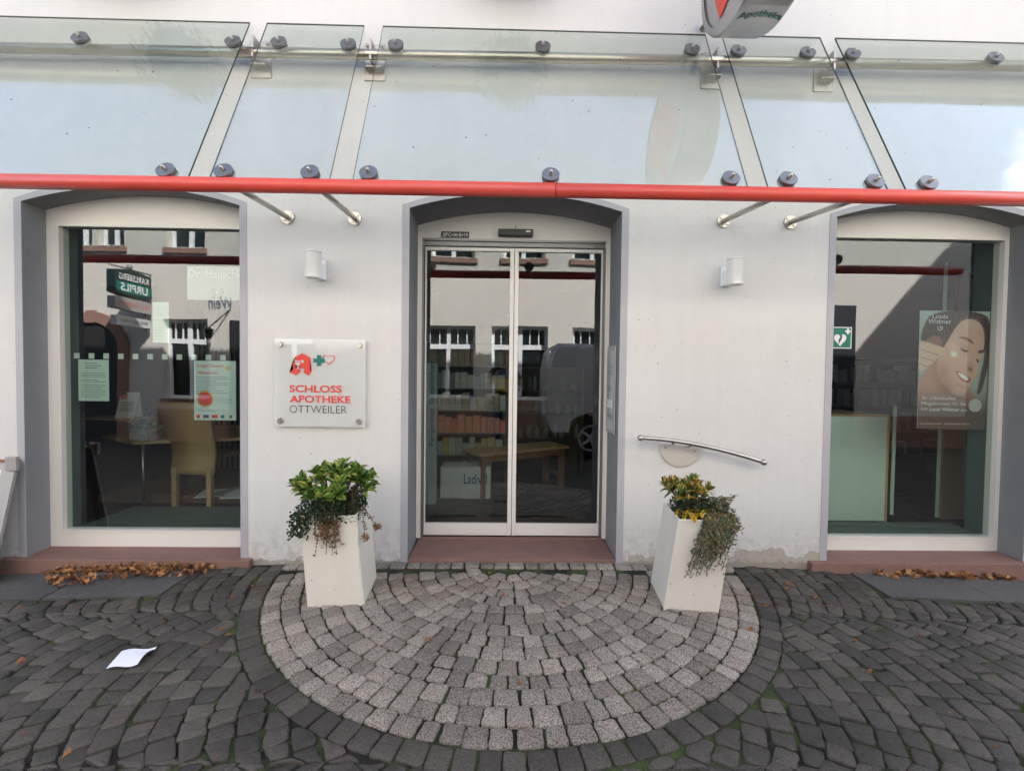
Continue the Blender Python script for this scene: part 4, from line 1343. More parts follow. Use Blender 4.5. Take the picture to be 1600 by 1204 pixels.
def pile(name, rng, n, label):
    b = B()
    for i in range(n):
        px, py = rng()
        p = onground(px, py)
        hgt = rl.random() ** 2.5 * 0.02
        M = Matrix.Translation((p.x, min(p.y, -0.055), zg(p.x, p.y) + 0.006 + hgt)) @ Euler((rl.uniform(-.8, .8), rl.uniform(-.8, .8), rl.uniform(0, 6.28))).to_matrix().to_4x4()
        maple(b.bm, M, rl.uniform(.026, .046), rl.uniform(.4, 1.1))
    o = b.obj(name, FALL, recalc=False)
    tag(o, label, 'leaves', kind='stuff')
def r1():
    t = rl.random()
    return 80 + 250 * t + rl.gauss(0, 6), 885 + rl.random() ** 1.6 * (34 - 22 * t)
def r2():
    t = rl.random()
    return 1362 + 192 * t, 893 + rl.random() ** 1.5 * 13
pile('leaf_litter', r1, 190, 'drift of dry brown leaves under the sill of the left shop window')
pile('leaf_litter', r2, 70, 'drift of dry brown leaves under the sill of the right shop window')
tag([o for o in sc.objects if o.name.startswith('leaf_litter')][0], kind='stuff')

# sheet of paper on the cobbles
b = B()
q = [onground(*p_) for p_ in ((165, 1048), (215, 1043), (245, 1014), (190, 1020))]
N_ = 10
gr = []
for j in range(N_ + 1):
    row = []
    for i in range(N_ + 1):
        u, v = i / N_, j / N_
        p = q[0] * (1 - u) * (1 - v) + q[1] * u * (1 - v) + q[2] * u * v + q[3] * (1 - u) * v
        lift = 0.010 + 0.022 * (u * u) * abs(math.sin(v * 3 + .4)) + 0.006 * math.sin(u * 6)
        row.append(b.bm.verts.new((p.x, p.y, zg(p.x, p.y) + lift)))
    gr.append(row)
for j in range(N_):
    for i in range(N_): b.bm.faces.new((gr[j][i], gr[j][i + 1], gr[j + 1][i + 1], gr[j + 1][i])).smooth = True
tag(b.obj('paper_sheet', PAPER), 'blank white sheet of paper lying on the dark cobbles', 'paper')

# ------------------------------------------------------------------ a-frame board at the left edge
ab = thing('pavement_board', 'white poster board in a grey frame leaning on the wall left of the left window', 'sign board', (-3.3, -0.3, -0.06))
top = Vector((-3.14, -0.065, 0.655)); bot = Vector((-3.15, -0.225, -0.09)); dv = top - bot; Wd = 0.72
ALG = mat('dull_aluminium', (0.40, 0.385, 0.38), 0.5, 0.2, var=0.12, vscale=9)
b = B()
ux = Vector((1, 0, 0)); nn = dv.cross(ux).normalized() * -1
def bq(u, v, d=0): return bot - ux * (Wd * (1 - u)) + dv * v + Vector((0, -1, 0)) * d
fwid = 0.085
O = [bq(0, 0), bq(1, 0), bq(1, 1), bq(0, 1)]; I = [bq(fwid / Wd, .1), bq(1 - fwid / Wd, .1), bq(1 - fwid / Wd, .94), bq(fwid / Wd, .94)]
b.ring(O, I, (0, 0.02, 0)); b.obj('frame', ALG, ab)
b = B(); b.prism([bq(fwid / Wd - .002, .098), bq(1 - fwid / Wd + .002, .098), bq(1 - fwid / Wd + .002, .942), bq(fwid / Wd - .002, .942)], (0, 0.012, 0)); b.obj('poster_panel', mat('blank_poster', (0.78, 0.74, 0.76), 0.4), ab)
b = B(); b.box(-3.86, -3.145, -0.062, -0.03, 0.655, 0.672); b.obj('top_bar', WOODD, ab)
b = B(); b.box(-3.185, -3.115, -0.09, -0.066, 0.61, 0.70, bev=0.003); b.obj('corner_clip', ALG, ab)

# ------------------------------------------------------------------ things stuck on the left window
yw = 0.212
def lines(b, x0, x1, z0, z1, rows, y, hgt=0.0028, seed=1, fill=.8):
    rr = random.Random(seed)
    for k in range(rows):
        z = z1 - (z1 - z0) * (k + .5) / rows
        if rr.random() > fill: continue
        x = x0
        xe = x0 + (x1 - x0) * (rr.uniform(.6, 1) if rr.random() < .4 else 1)
        while x < xe:
            wl_ = rr.uniform(.006, .022)
            b.poly([(x, y, z), (min(x + wl_, xe), y, z), (min(x + wl_, xe), y, z + hgt), (x, y, z + hgt)])
            x += wl_ + .003
MINT = mat('mint_paper', (0.55, 0.68, 0.60), 0.6, var=0.04)
def sheet(name, x0, x1, z0, z1, m, label, cat, y=yw + .004, grp=None):
    b = B(); b.box(x0, x1, y, y + .0012, z0, z1)
    o = b.obj(name, m)
    return tag(o, label, cat, grp)
a0, a1 = at(122, 626, yw), at(169, 562, yw)
s_ = sheet('notice', a0.x, a1.x, a0.z, a1.z, MINT, 'pale printed notice taped inside the left window above the shelf', 'notice')
b = B(); lines(b, a0.x + .02, a1.x - .02, a0.z + .02, a1.z - .09, 15, yw + .003, seed=3); b.obj('print', DARKT, s_)
b = B(); lines(b, a0.x + .05, a1.x - .05, a1.z - .07, a1.z - .02, 3, yw + .003, .004, seed=4, fill=1); b.obj('heading', DARKT, s_)
a0, a1 = at(238, 535, yw), at(263, 472, yw)
s_ = sheet('notice', a0.x, a1.x, a0.z, a1.z, MINT, 'narrow pale notice stuck high in the middle of the left window', 'notice')
b = B(); lines(b, a0.x + .01, a1.x - .01, a0.z + .02, a1.z - .03, 13, yw + .003, seed=5); b.obj('print', GREYT, s_)
a0, a1 = at(303, 656, yw), at(368, 564, yw)
W_, H_ = a1.x - a0.x, a1.z - a0.z
MINT2 = mat('light_mint_paper', (0.60, 0.72, 0.70), 0.6, var=0.06, vscale=8)
s_ = sheet('event_poster', a0.x, a1.x, a0.z, a1.z, MINT2, 'large pale poster with red script heading and red seal in the left window', 'poster')
yy = yw + .003
text('heading', 'Königin Ottweiler', a0.x + .06 * W_, a0.x + .72 * W_, a1.z - .13 * H_, a1.z - .05 * H_, yy, REDT, s_, shear=.4)
text('heading', 'Mitmachtour', a0.x + .08 * W_, a0.x + .58 * W_, a1.z - .23 * H_, a1.z - .17 * H_, yy, REDT, s_, shear=.4)
b = B(); lines(b, a0.x + .05 * W_, a0.x + .82 * W_, a1.z - .56 * H_, a1.z - .26 * H_, 9, yy, .003, seed=8); lines(b, a0.x + .05 * W_, a0.x + .5 * W_, a1.z - .86 * H_, a1.z - .78 * H_, 3, yy, .003, seed=9, fill=1); lines(b, a0.x + .5 * W_, a0.x + .92 * W_, a1.z - .72 * H_, a1.z - .62 * H_, 4, yy, .0018, seed=10, fill=1); b.obj('print', BLUET, s_)
b = B()
c_ = Vector((a0.x + .26 * W_, yy, a1.z - .64 * H_))
b.poly([c_ + Vector((math.cos(t) * .17 * W_, -.0006, math.sin(t) * .17 * W_)) * 1 for t in [2 * math.pi * k / 28 for k in range(28)]]); b.obj('red_seal', REDT, s_)
b = B(); b.poly([c_ + Vector((math.cos(t) * .21 * W_, 0, math.sin(t) * .21 * W_)) for t in [2 * math.pi * k / 28 for k in range(28)]])
c2_ = Vector((a0.x + .82 * W_, yy, a1.z - .12 * H_)); b.poly([c2_ + Vector((math.cos(t) * .07 * W_, 0, math.sin(t) * .07 * W_)) for t in [2 * math.pi * k / 20 for k in range(20)]])
b.obj('gold_ring', mat('gold_print', (0.6, 0.5, 0.2), 0.5), s_)
for k, (u0, u1, m_) in enumerate(((.05, .14, REDT), (.21, .35, BLUET), (.42, .56, REDT), (.64, .72, GREENT), (.84, .91, WOODD))):
    b = B(); b.poly([(a0.x + u0 * W_, yy, a0.z + .035 * H_), (a0.x + u1 * W_, yy, a0.z + .035 * H_), (a0.x + u1 * W_, yy, a0.z + .09 * H_), (a0.x + u0 * W_, yy, a0.z + .09 * H_)]); b.obj('emblem', m_, s_)
# frosted film sticker with brand lettering
a0, a1 = at(292, 468, yw), at(392, 417, yw)
fs = thing('frosted_sticker', 'frosted film sticker with pale lettering at the top right of the left window', 'sticker', (a0.x, yw, a0.z))
b = B(); b.box(a0.x, -1.80, yw + .004, yw + .0052, a0.z, a1.z); b.obj('film', FROST, fs)
WM = mat('pale_film', (0.78, 0.84, 0.80), 0.6)
text('lettering', 'Dr. Hauschka', a0.x + .012, a0.x + .41, a1.z - .083, a1.z - .022, yw + .0015, WM, fs)
b = B()
c_ = at(339, 456, yw)
for k, (r_, g0) in enumerate(((.042, 50), (.034, 40), (.026, 30))):
    P = [Vector((c_.x + r_ * math.cos(t), yw + .002, c_.z + r_ * math.sin(t))) for t in [R(90 + g0) + (R(360 - 2 * g0)) * i / 24 for i in range(25)]]
    b.tube(P, .0016, n=4)
b.poly([(c_.x + .008 * math.cos(t), yw + .002, c_.z + .008 * math.sin(t)) for t in [2 * math.pi * i / 16 for i in range(16)]])
b.obj('emblem', WM, fs)
# row of little squares
x_ = at(119, 555, yw).x; sp_ = at(142, 555, yw).x - x_
base = None
zc_ = at(119, 556, yw).z
for k in range(11):
    if base is None:
        b = B(); b.box(x_ - .019, x_ + .019, yw + .004, yw + .0052, zc_ - .017, zc_ + .021)
        base = b.obj('square_sticker', mat('pale_mint_sticker', (0.6, 0.68, 0.62), 0.6)); o = base
        tag(o, 'small pale square sticker, one of a row across the left window', 'sticker', 'row of square stickers on the left window')
    else:
        o = base.copy(); COL.objects.link(o); o.location.x += sp_ * k
b = B(); a0 = at(97, 825, yw)

# ------------------------------------------------------------------ left interior
# dark slatted curtain
b = B()
cy0 = 2.6
x = -3.9
i = 0
P0 = None
pts2 = []
while x < -1.36:
    pts2.append((x, cy0 + 0.03 * math.sin(i * 1.5708 * 1.0)))
    x += 0.0165; i += 1
for k_, ((xa, ya), (xb, yb)) in enumerate(zip(pts2, pts2[1:])):
    f = b.poly([(xa, ya, 0.05), (xb, yb, 0.05), (xb, yb, 2.1), (xa, ya, 2.1)], mi=(k_ // 2) % 2)
cu_ = b.obj('corrugated_screen', [mat('rib_groove_shade', (0.02, 0.02, 0.02), 0.6), mat('rib_ridge_lit', (0.16, 0.15, 0.14), 0.6)], recalc=False)  # rib shading put into colour: dark for the grooves, grey for the ridges
tag(cu_, 'dark corrugated screen behind the shelf inside the left window', 'screen')
# chair
ch = thing('dining_chair', 'light wooden high backed chair seen from behind inside the left window', 'chair', (-2.80, 1.13, 0.02), R(-4))
b = B()
prof = []
for i in range(15):
    t = i / 14
    prof.append((0.30 + t * 0.66, -0.04 + 0.045 * math.sin(t * 5.0) - 0.05 * t, 0.205 + 0.05 * t - 0.02 * math.sin(t * 3.1)))
rows = []
for (z, y, hw_) in prof:
    rows.append([b.bm.verts.new(p) for p in ((-hw_ - .02, y, z), (hw_ - .02, y, z), (hw_ - .02, y + .022, z), (-hw_ - .02, y + .022, z))])
for a_, c_ in zip(rows, rows[1:]):
    for k in range(4): b.bm.faces.new((a_[k], a_[(k + 1) % 4], c_[(k + 1) % 4], c_[k])).smooth = k in (0, 2)
b.bm.faces.new(rows[0]); b.bm.faces.new(rows[-1])
b.obj('backrest', WOOD, ch, local=True)
for sx_ in (-1, 1):
    b = B(); b.box(sx_ * .165 - .022 - .02, sx_ * .165 + .022 - .02, -.045, 0.0, 0, .362, bev=.004); b.obj('leg', WOOD, ch, local=True)
    b = B(); b.box(sx_ * .185 - .02 - .02, sx_ * .185 + .02 - .02, .38, .42, 0, .42, bev=.004); b.obj('leg', WOOD, ch, local=True)
b = B(); b.box(-.20, .16, .0, .42, .421, .46, bev=.01); b.obj('seat', WOODD, ch, local=True)
# corner shelf table
ct = thing('corner_table', 'light wood shelf table on a chrome pole inside the left window', 'table', (-3.25, 1.2, 0.02))
def slab_poly(px, Y, z, th, m, name):
    b = B(); f = [Vector((x_, y_, z)) for x_, y_ in px]; b.prism(f, (0, 0, th)); return b.obj(name, m, ct)
slab_poly([(-3.84, 1.35), (-3.28, 1.02), (-2.2, 1.45), (-2.3, 2.3), (-3.7, 2.3)], 0, 0.60, .028, WOOD, 'tabletop')
slab_poly([(-3.90, 1.20), (-3.34, 1.08), (-3.28, 1.6), (-3.7, 1.9)], 0, 0.80, .018, WOOD, 'upper_shelf')
b = B(); b.tube([(-3.26, 1.10, 0.03), (-3.26, 1.10, .60)], .014); b.tube([(-3.26, 1.10, .62), (-3.25, 1.08, .72), (-3.2, 1.15, .86)], .008); b.obj('pole', STEEL, ct)
b = B(); b.box(-3.75, -2.0, 1.2, 2.3, .03, .10); o = b.obj('low_plinth', mat('brown_board', (0.16, 0.10, 0.06), .6, var=.2)); tag(o, 'low brown board on the floor under the shelf table in the left window', 'plinth')
# tent card
tc_ = thing('tent_card', 'white folded card with a portrait picture standing on the shelf in the left window', 'card', (-3.3, 1.15, .82))
def tent(u, v): return (-3.575 + .17 * u + .02 * v, 1.18 + .05 * v + 0 * u, .82 + .235 * v)
def tpaint(u, v):
    r_ = np.full_like(u, .82); g_ = r_ + .04; b_ = r_ + .02
    d = ((u - .2) / .2) ** 2 + ((v - .84) / .14) ** 2
    k = (d < 1)
    r_ = np.where(k, .72, r_); g_ = np.where(k, .45, g_); b_ = np.where(k, .36, b_)
    k = (((u - .12) / .2) ** 2 + ((v - .95) / .08) ** 2 < 1) | ((u < .06) & (v > .8)); r_ = np.where(k, .2, r_); g_ = np.where(k, .12, g_); b_ = np.where(k, .1, b_)
    ln_ = (v < .66) & (v > .2) & (np.mod(v * 20, 1) < .35) & (u > .1) & (u < .85)
    for a_ in (0, 1, 2): pass
    r_ = np.where(ln_, .45, r_); g_ = np.where(ln_, .5, g_); b_ = np.where(ln_, .5, b_)
    return r_, g_, b_
grid_print('front', tpaint, 40, 50, tent, PRINT, tc_)
b = B(); b.poly([(-3.58, 1.29, .82), (-3.41, 1.29, .82), (-3.386, 1.231, 1.055), (-3.555, 1.231, 1.055)]); b.obj('back', WHITEP, tc_)
# brochure box
bx = thing('brochure_holder', 'clear acrylic brochure holder standing on the shelf table in the left window', 'brochure holder', (-3.1, 1.3, .63))
b = B(); b.box(-3.50, -3.10, 1.36, 1.48, .63, .84); b.obj('holder', glass('thin_acrylic', (.97, .97, .97), 1.4), bx)
b = B(); b.box(-3.48, -3.36, 1.38, 1.385, .635, .82); b.box(-3.33, -3.13, 1.42, 1.425, .635, .80); b.obj('brochures', mat('brochure', (0.6, 0.5, 0.48), .5, var=.5, vscale=12), bx)
# potted plant
pp = thing('potted_plant', 'small green leafy pot plant on the shelf table in the left window', 'plant', (-3.20, 1.13, .63))
b = B(); pr = [(.045, .63), (.06, .70), (.063, .715)]; b.tube([(-3.17, 1.12, z) for r_, z in pr], [r_ for r_, z in pr], n=20); b.obj('pot', mat('clay_pot', (.25, .13, .08), .8), pp)
b = B(); rl = random.Random(21)
for i in range(170):
    c = Vector((-3.20 + rl.gauss(0, .09), 1.13 + rl.gauss(0, .05), .74 + rl.gauss(0, .045)))
    leafm(b.bm, c, rv() + Vector((0, -.3, .1)), Vector((0, -.4, 1)), rl.uniform(.03, .055), rl.uniform(.025, .04), .2, .3, 3)
b.obj('leaves', G1, pp, recalc=False)
# papers on the low floor
for k, (x_, y_, rz) in enumerate(((-2.75, .98, .3), (-2.60, 1.02, -.25), (-2.48, .95, .1))):
    b = B(); b.box(-.11, .11, -.15, .15, 0, .006 + .002 * k)
    o = b.obj('magazine', [WHITEP, mat('magazine_cover', (.3, .35, .4), .4, var=.5, vscale=15), PAPER][k], local=True); o.location = (x_, y_ + .3, .101); o.rotation_euler[2] = rz
    tag(o, ['white magazine on the low board in the left window', 'dark covered magazine on the low board in the left window', 'bluish magazine at the right end of the low board in the left window'][k], 'magazine')

# ------------------------------------------------------------------ door interior
st_ = thing('product_stand', 'white column stand with blue vertical lettering inside the left door leaf', 'display stand', (-.72, 1.2, .02))
q0 = at(664, 755, 1.25); q1 = at(683, 560, 1.25)
b = B(); b.box(q0.x - .05, q1.x, 1.25, 1.30, .02, 1.36, bev=.004); b.obj('column', mat('pale_blue_board', (.45, .52, .56), .5), st_)
me = text_mesh('Passgenauer Sonnenschutz', 0, .80, 0, .055, 0)
for v in me.vertices: v.co = Vector((q1.x - .028 - v.co.z + .012, 1.247, .58 + v.co.x))
mobj('lettering', me, BLUET, st_)
bxw = thing('white_carton', 'white cardboard carton with dark lettering on the floor inside the left door leaf', 'carton', (-.45, 1.4, .02))
b = B(); b.box(-.62, -.42, 1.46, 1.75, .02, .33); b.box(-.4195, -.12, 1.44, 1.76, .02, .34, bev=.004); b.obj('box', mat('white_card', (.68, .70, .72), .6), bxw)
text('lettering', 'Ladival', -.385, -.155, .17, .27, 1.4375, BLUET, bxw)
# shelf unit with product boxes
su = thing('shelf_unit', 'tall dark shelf unit filled with product boxes inside the door', 'shelf', (-.3, 1.9, .02))
b = B()
b.box(-.98, -.95, 1.8, 2.2, .02, 1.9); b.box(.02, .05, 1.8, 2.2, .02, 1.9); b.box(-.95, .02, 2.17, 2.2, .02, 1.9)
SHZ = (.38, .62, .86, 1.10, 1.34, 1.6)
b.obj('carcass', mat('shelf_grey', (.16, .15, .14), .6), su)
for z in SHZ:
    b = B(); b.box(-.95, .02, 1.8, 2.17, z, z + .012); b.obj('shelf', mat('shelf_glass', (.25, .28, .28), .3), su)
pcol = {.38: [(.5, .5, .45), (.55, .42, .2), (.4, .45, .5)], .62: [(.65, .22, .16), (.6, .28, .2), (.68, .3, .22)], .86: [(.5, .5, .5), (.35, .3, .2), (.55, .55, .52)], 1.10: [(.3, .33, .35), (.5, .5, .5), (.22, .25, .3)], 1.34: [(.4, .25, .15), (.3, .2, .12), (.12, .18, .12)]}
rb = random.Random(3)
for z, cs in pcol.items():
    ms = [mat('product_print', c, .45, var=.45, vscale=22, stretch=(1, 1, 3)) for c in cs]
    x = -.93
    while x < -.03:
        wd, hh = rb.uniform(.05, .085), rb.uniform(.12, .19)
        b = B(); b.box(x, x + wd, 1.83, 1.90, z + .0125, z + .0125 + hh, bev=.002)
        o = b.obj('product_box', ms[rb.randrange(3)])
        lab = {.38: 'small mixed product box on the lowest shelf of the unit inside the door', .62: 'red product box on the second shelf of the unit inside the door', .86: 'pale product box on the middle shelf of the unit inside the door', 1.10: 'grey product box on the fourth shelf of the unit inside the door', 1.34: 'brown product box on the top filled shelf of the unit inside the door'}[z]
        tag(o, lab, 'box', 'product boxes on shelf unit, ' + {.38: 'lowest row', .62: 'red row', .86: 'middle row', 1.10: 'fourth row', 1.34: 'top row'}[z])
        x += wd + .006
# second shelf at right with bottles
su = thing('bottle_shelf', 'low dark cabinet of bottles and folders inside the right door leaf', 'shelf', (.5, 2.6, .02))
b = B(); b.box(.15, .18, 2.6, 2.9, .02, 1.35); b.box(.98, 1.01, 2.6, 2.9, .02, 1.35); b.box(.18, .98, 2.87, 2.9, .02, 1.35)
for z in (.45, .75, 1.05, 1.34): b.box(.18, .98, 2.6, 2.87, z, z + .02)
b.obj('carcass', mat('cabinet_brown', (.14, .11, .08), .6, var=.2), su)
base = None
for z in (.47, .77, 1.07):
    x = .23
    while x < .95:
        if base is None:
            b = B(); pr = [(.026, 0), (.028, .01), (.028, .12), (.012, .15), (.012, .165)]
            b.tube([(0, 0, h) for r_, h in pr], [r_ for r_, h in pr], n=14)
            base = b.obj('bottle', mat('bottle_plastic', (.22, .22, .22), .3, var=.3, vscale=20), local=True); o = base
        else:
            o = base.copy(); COL.objects.link(o)
        o.location = (x, 2.68, z)
        o.scale[2] = rb.uniform(.6, 1.1); tag(o, 'pale plastic bottle standing in the low cabinet inside the right door leaf', 'bottle', 'bottles in the low cabinet')
        x += rb.uniform(.06, .2)
# wooden bench inside
be = thing('wooden_bench', 'plain brown wooden bench standing across the room inside the sliding door', 'bench', (.1, 1.8, .02), R(30))
b = B()
for k in range(3): b.box(-.5, .62, -.2 + k * .135, -.2 + k * .135 + .125, .43, .46, bev=.004)
b.obj('seat', WOOD, be, local=True)
for lx in (-.43, .55):
    for ly in (-.15, .15):
        b = B(); b.box(lx - .028, lx + .028, ly - .028, ly + .028, 0, .43, bev=.004); b.obj('leg', WOODD, be, local=True)
    b = B(); b.box(lx - .02, lx + .02, -.122, .122, .12, .16); b.obj('stretcher', WOODD, be, local=True)
b = B(); b.box(-.40, .52, -.16, -.14, .36, .425); b.box(-.40, .52, .14, .16, .36, .425); b.obj('apron', WOODD, be, local=True)

# ------------------------------------------------------------------ right interior
q0, q1 = at(1284, 824, .75), at(1389, 649, .75)
gp = thing('green_counter', 'pale green glass fronted counter with wood edge inside the right window', 'counter', (q1.x - .4, .8, .02))
b = B(); b.box(2.0, q1.x - .012, .75, .78, .05, q1.z - .012); b.obj('front_panel', mat('pale_green_glass', (.80, .95, .86), .12, var=.05, vscale=1.5), gp)
b = B(); b.box(2.0, q1.x, .745, 1.3, q1.z - .0118, q1.z + .006); b.box(q1.x - .0118, q1.x + .006, .745, 1.3, .02, q1.z - .012); b.obj('edge', WOOD, gp)
for k, (px, p0, p1, Y, lab) in enumerate(((1393, 826, 636, .72, 'short pale green glass upright beside the green counter in the right window'), (1464, 826, 412, .66, 'tall thin pale green upright behind the portrait poster in the right window'))):
    q0, q1 = at(px, p0, Y), at(px, p1, Y)
    b = B(); b.box(q0.x - .013, q0.x + .013, Y, Y + .012, .11, q1.z, bev=.003)
    b.ball((q0.x, Y + .006, q1.z + .01), .012, seg=10)
    o = b.obj('glass_upright', mat('upright_green', (.6, .75, .66), .2)); tag(o, lab, 'post')
q0, q1 = at(1470, 828, .9), at(1532, 400, .9)
b = B(); b.box(q0.x, q1.x + .06, .9, .93, .02, .98, bev=.003); o = b.obj('brown_board', mat('tan_board', (.50, .37, .24), .6, var=.1)); tag(o, 'tan board panel standing at the right inside the right window, below the poster', 'panel')
b = B(); b.box(q0.x + .08, q1.x + .08, .9, .93, 1.55, 2.16, bev=.003); b.tube([(q0.x + .06, .89, 2.18), (q1.x + .1, .89, 2.22)], .012); o = b.obj('roller_blind', mat('greige_fabric', (.36, .32, .29), .8)); tag(o, 'grey brown roller blind hanging at the top right inside the right window', 'blind')
# stacked shelf of books / boxes behind
sb = thing('stock_shelf', 'dim back shelf of stacked packages inside the right window', 'shelf', (3.3, 2.6, .02))
b = B()
for z in (.3, .6, .9, 1.2, 1.5): b.box(2.2, 5.6, 2.5, 2.8, z, z + .02)
b.box(2.17, 2.2, 2.5, 2.8, .02, 1.7); b.box(5.6, 5.63, 2.5, 2.8, .02, 1.7); b.box(3.9, 3.93, 2.5, 2.8, .02, 1.7)
b.obj('carcass', mat('shelf_dark', (.10, .10, .11), .6), sb)
pm = [mat('package', c, .5, var=.4, vscale=18) for c in ((.3, .3, .33), (.22, .2, .2), (.4, .38, .36))]
base = [None] * 3
for z in (.32, .62, .92, 1.22):
    x = 2.24
    while x < 5.5:
        k = rb.randrange(3)
        if base[k] is None:
            b = B(); b.box(0, .05 + .012 * k, 0, .12, 0, .15 + .03 * k, bev=.002); base[k] = o = b.obj('package', pm[k], local=True)
        else: o = base[k].copy(); COL.objects.link(o)
        o.location = (x, 2.52, z + .001)
        tag(o, 'packet standing on the dim back shelf inside the right window', 'packet', 'packets on the dim back shelf')
        x += .07 + .012 * k + rb.uniform(0, .12)

# AED sticker
q0, q1 = at(1299, 544, .205), at(1331, 511, .205)
ae = thing('defibrillator_sticker', 'square green sticker with white heart, bolt and cross on the right window', 'sticker', (q0.x, .2, q0.z))
wA, hA = q1.x - q0.x, q1.z - q0.z
b = B(); b.box(q0.x, q1.x, .2040, .2052, q0.z, q1.z, bev=.0); b.obj('border', WHITET, ae)
b = B(); b.box(q0.x + .006, q1.x - .006, .2032, .2040, q0.z + .006, q1.z - .006); b.obj('field', mat('safety_green', (0.0, .17, .11), .5), ae)
b = B()
hp_ = []
for i in range(40):
    hx, hy = heart(2 * math.pi * i / 40)
    hp_.append((q0.x + wA * .42 + hx * wA * .0195, .2028, q0.z + hA * .42 + hy * hA * .020))
f = b.poly(hp_); bmesh.ops.triangulate(b.bm, faces=[f])
for (dx, dz) in ((.13, .05), (.05, .13)):
    cx_, cz2 = q0.x + wA * .80, q0.z + hA * .80
    b.poly([(cx_ - dx * wA, .2028 - (.0004 if dx > dz else 0), cz2 - dz * hA), (cx_ + dx * wA, .2028 - (.0004 if dx > dz else 0), cz2 - dz * hA), (cx_ + dx * wA, .2028 - (.0004 if dx > dz else 0), cz2 + dz * hA), (cx_ - dx * wA, .2028 - (.0004 if dx > dz else 0), cz2 + dz * hA)])
b.obj('heart_and_cross', WHITET, ae)
b = B(); bolt = [(.46, .62), (.34, .40), (.41, .40), (.35, .18), (.50, .45), (.43, .45), (.52, .62)]
f = b.poly([(q0.x + u * wA, .2022, q0.z + v * hA) for u, v in bolt]); bmesh.ops.triangulate(b.bm, faces=[f]); b.obj('bolt', GREENT, ae)

# cosmetics poster with portrait
pc0, pc1, pc2, pc3 = at(1433, 669, .26), at(1546, 672, .26), at(1556, 487, .26), at(1438, 485, .26)
po = thing('portrait_poster', 'cosmetics poster of a smiling woman touching her cheek, hung in the right window', 'poster', (pc0.x, .26, pc0.z))
def pplace(u, v):
    P = [(np.array(c)) for c in (pc0, pc1, pc2, pc3)]
    o = []
    for k in range(3):
        o.append(P[0][k] * (1 - u) * (1 - v) + P[1][k] * u * (1 - v) + P[2][k] * u * v + P[3][k] * (1 - u) * v)
    return o
def sst(a, b_, x):
    t = np.clip((x - a) / (b_ - a), 0, 1); return t * t * (3 - 2 * t)
def polym(u, v, pts, soft=.006):
    """soft polygon mask by signed distance to the outline; pts in (u, y down) picture units"""
    x, y = u, (1 - v) * 1.62
    P = np.array(pts, float)
    P = np.stack([P[:, 0], P[:, 1]], 1)
    n = len(P); d = np.full(u.shape, 9.); ins = np.zeros(u.shape, bool)
    for i in range(n):
        a_, c_ = P[i], P[(i + 1) % n]
        e = c_ - a_; wx, wy = x - a_[0], y - a_[1]
        t = np.clip((wx * e[0] + wy * e[1]) / (e @ e + 1e-9), 0, 1)
        d = np.minimum(d, np.hypot(wx - e[0] * t, wy - e[1] * t))
        cnd = ((a_[1] <= y) & (c_[1] > y)) | ((c_[1] <= y) & (a_[1] > y))
        with np.errstate(divide='ignore', invalid='ignore'):
            ins ^= cnd & (wx < e[0] * wy / (e[1] if abs(e[1]) > 1e-9 else 1e-9))
    sd = np.where(ins, -d, d)
    return 1 - sst(-soft, soft, sd)
def smooth(pts, it=3):
    P = [np.array(p, float) for p in pts]
    for _ in range(it):
        Q = []
        for i in range(len(P)):
            a_, c_ = P[i], P[(i + 1) % len(P)]
            Q += [a_ * .75 + c_ * .25, a_ * .25 + c_ * .75]
        P = Q
    return P
Z = lambda L: smooth([((x_ - 105) / 700., (y_ - 30) / 690.) for x_, y_ in L], 2)   # read off the enlarged poster
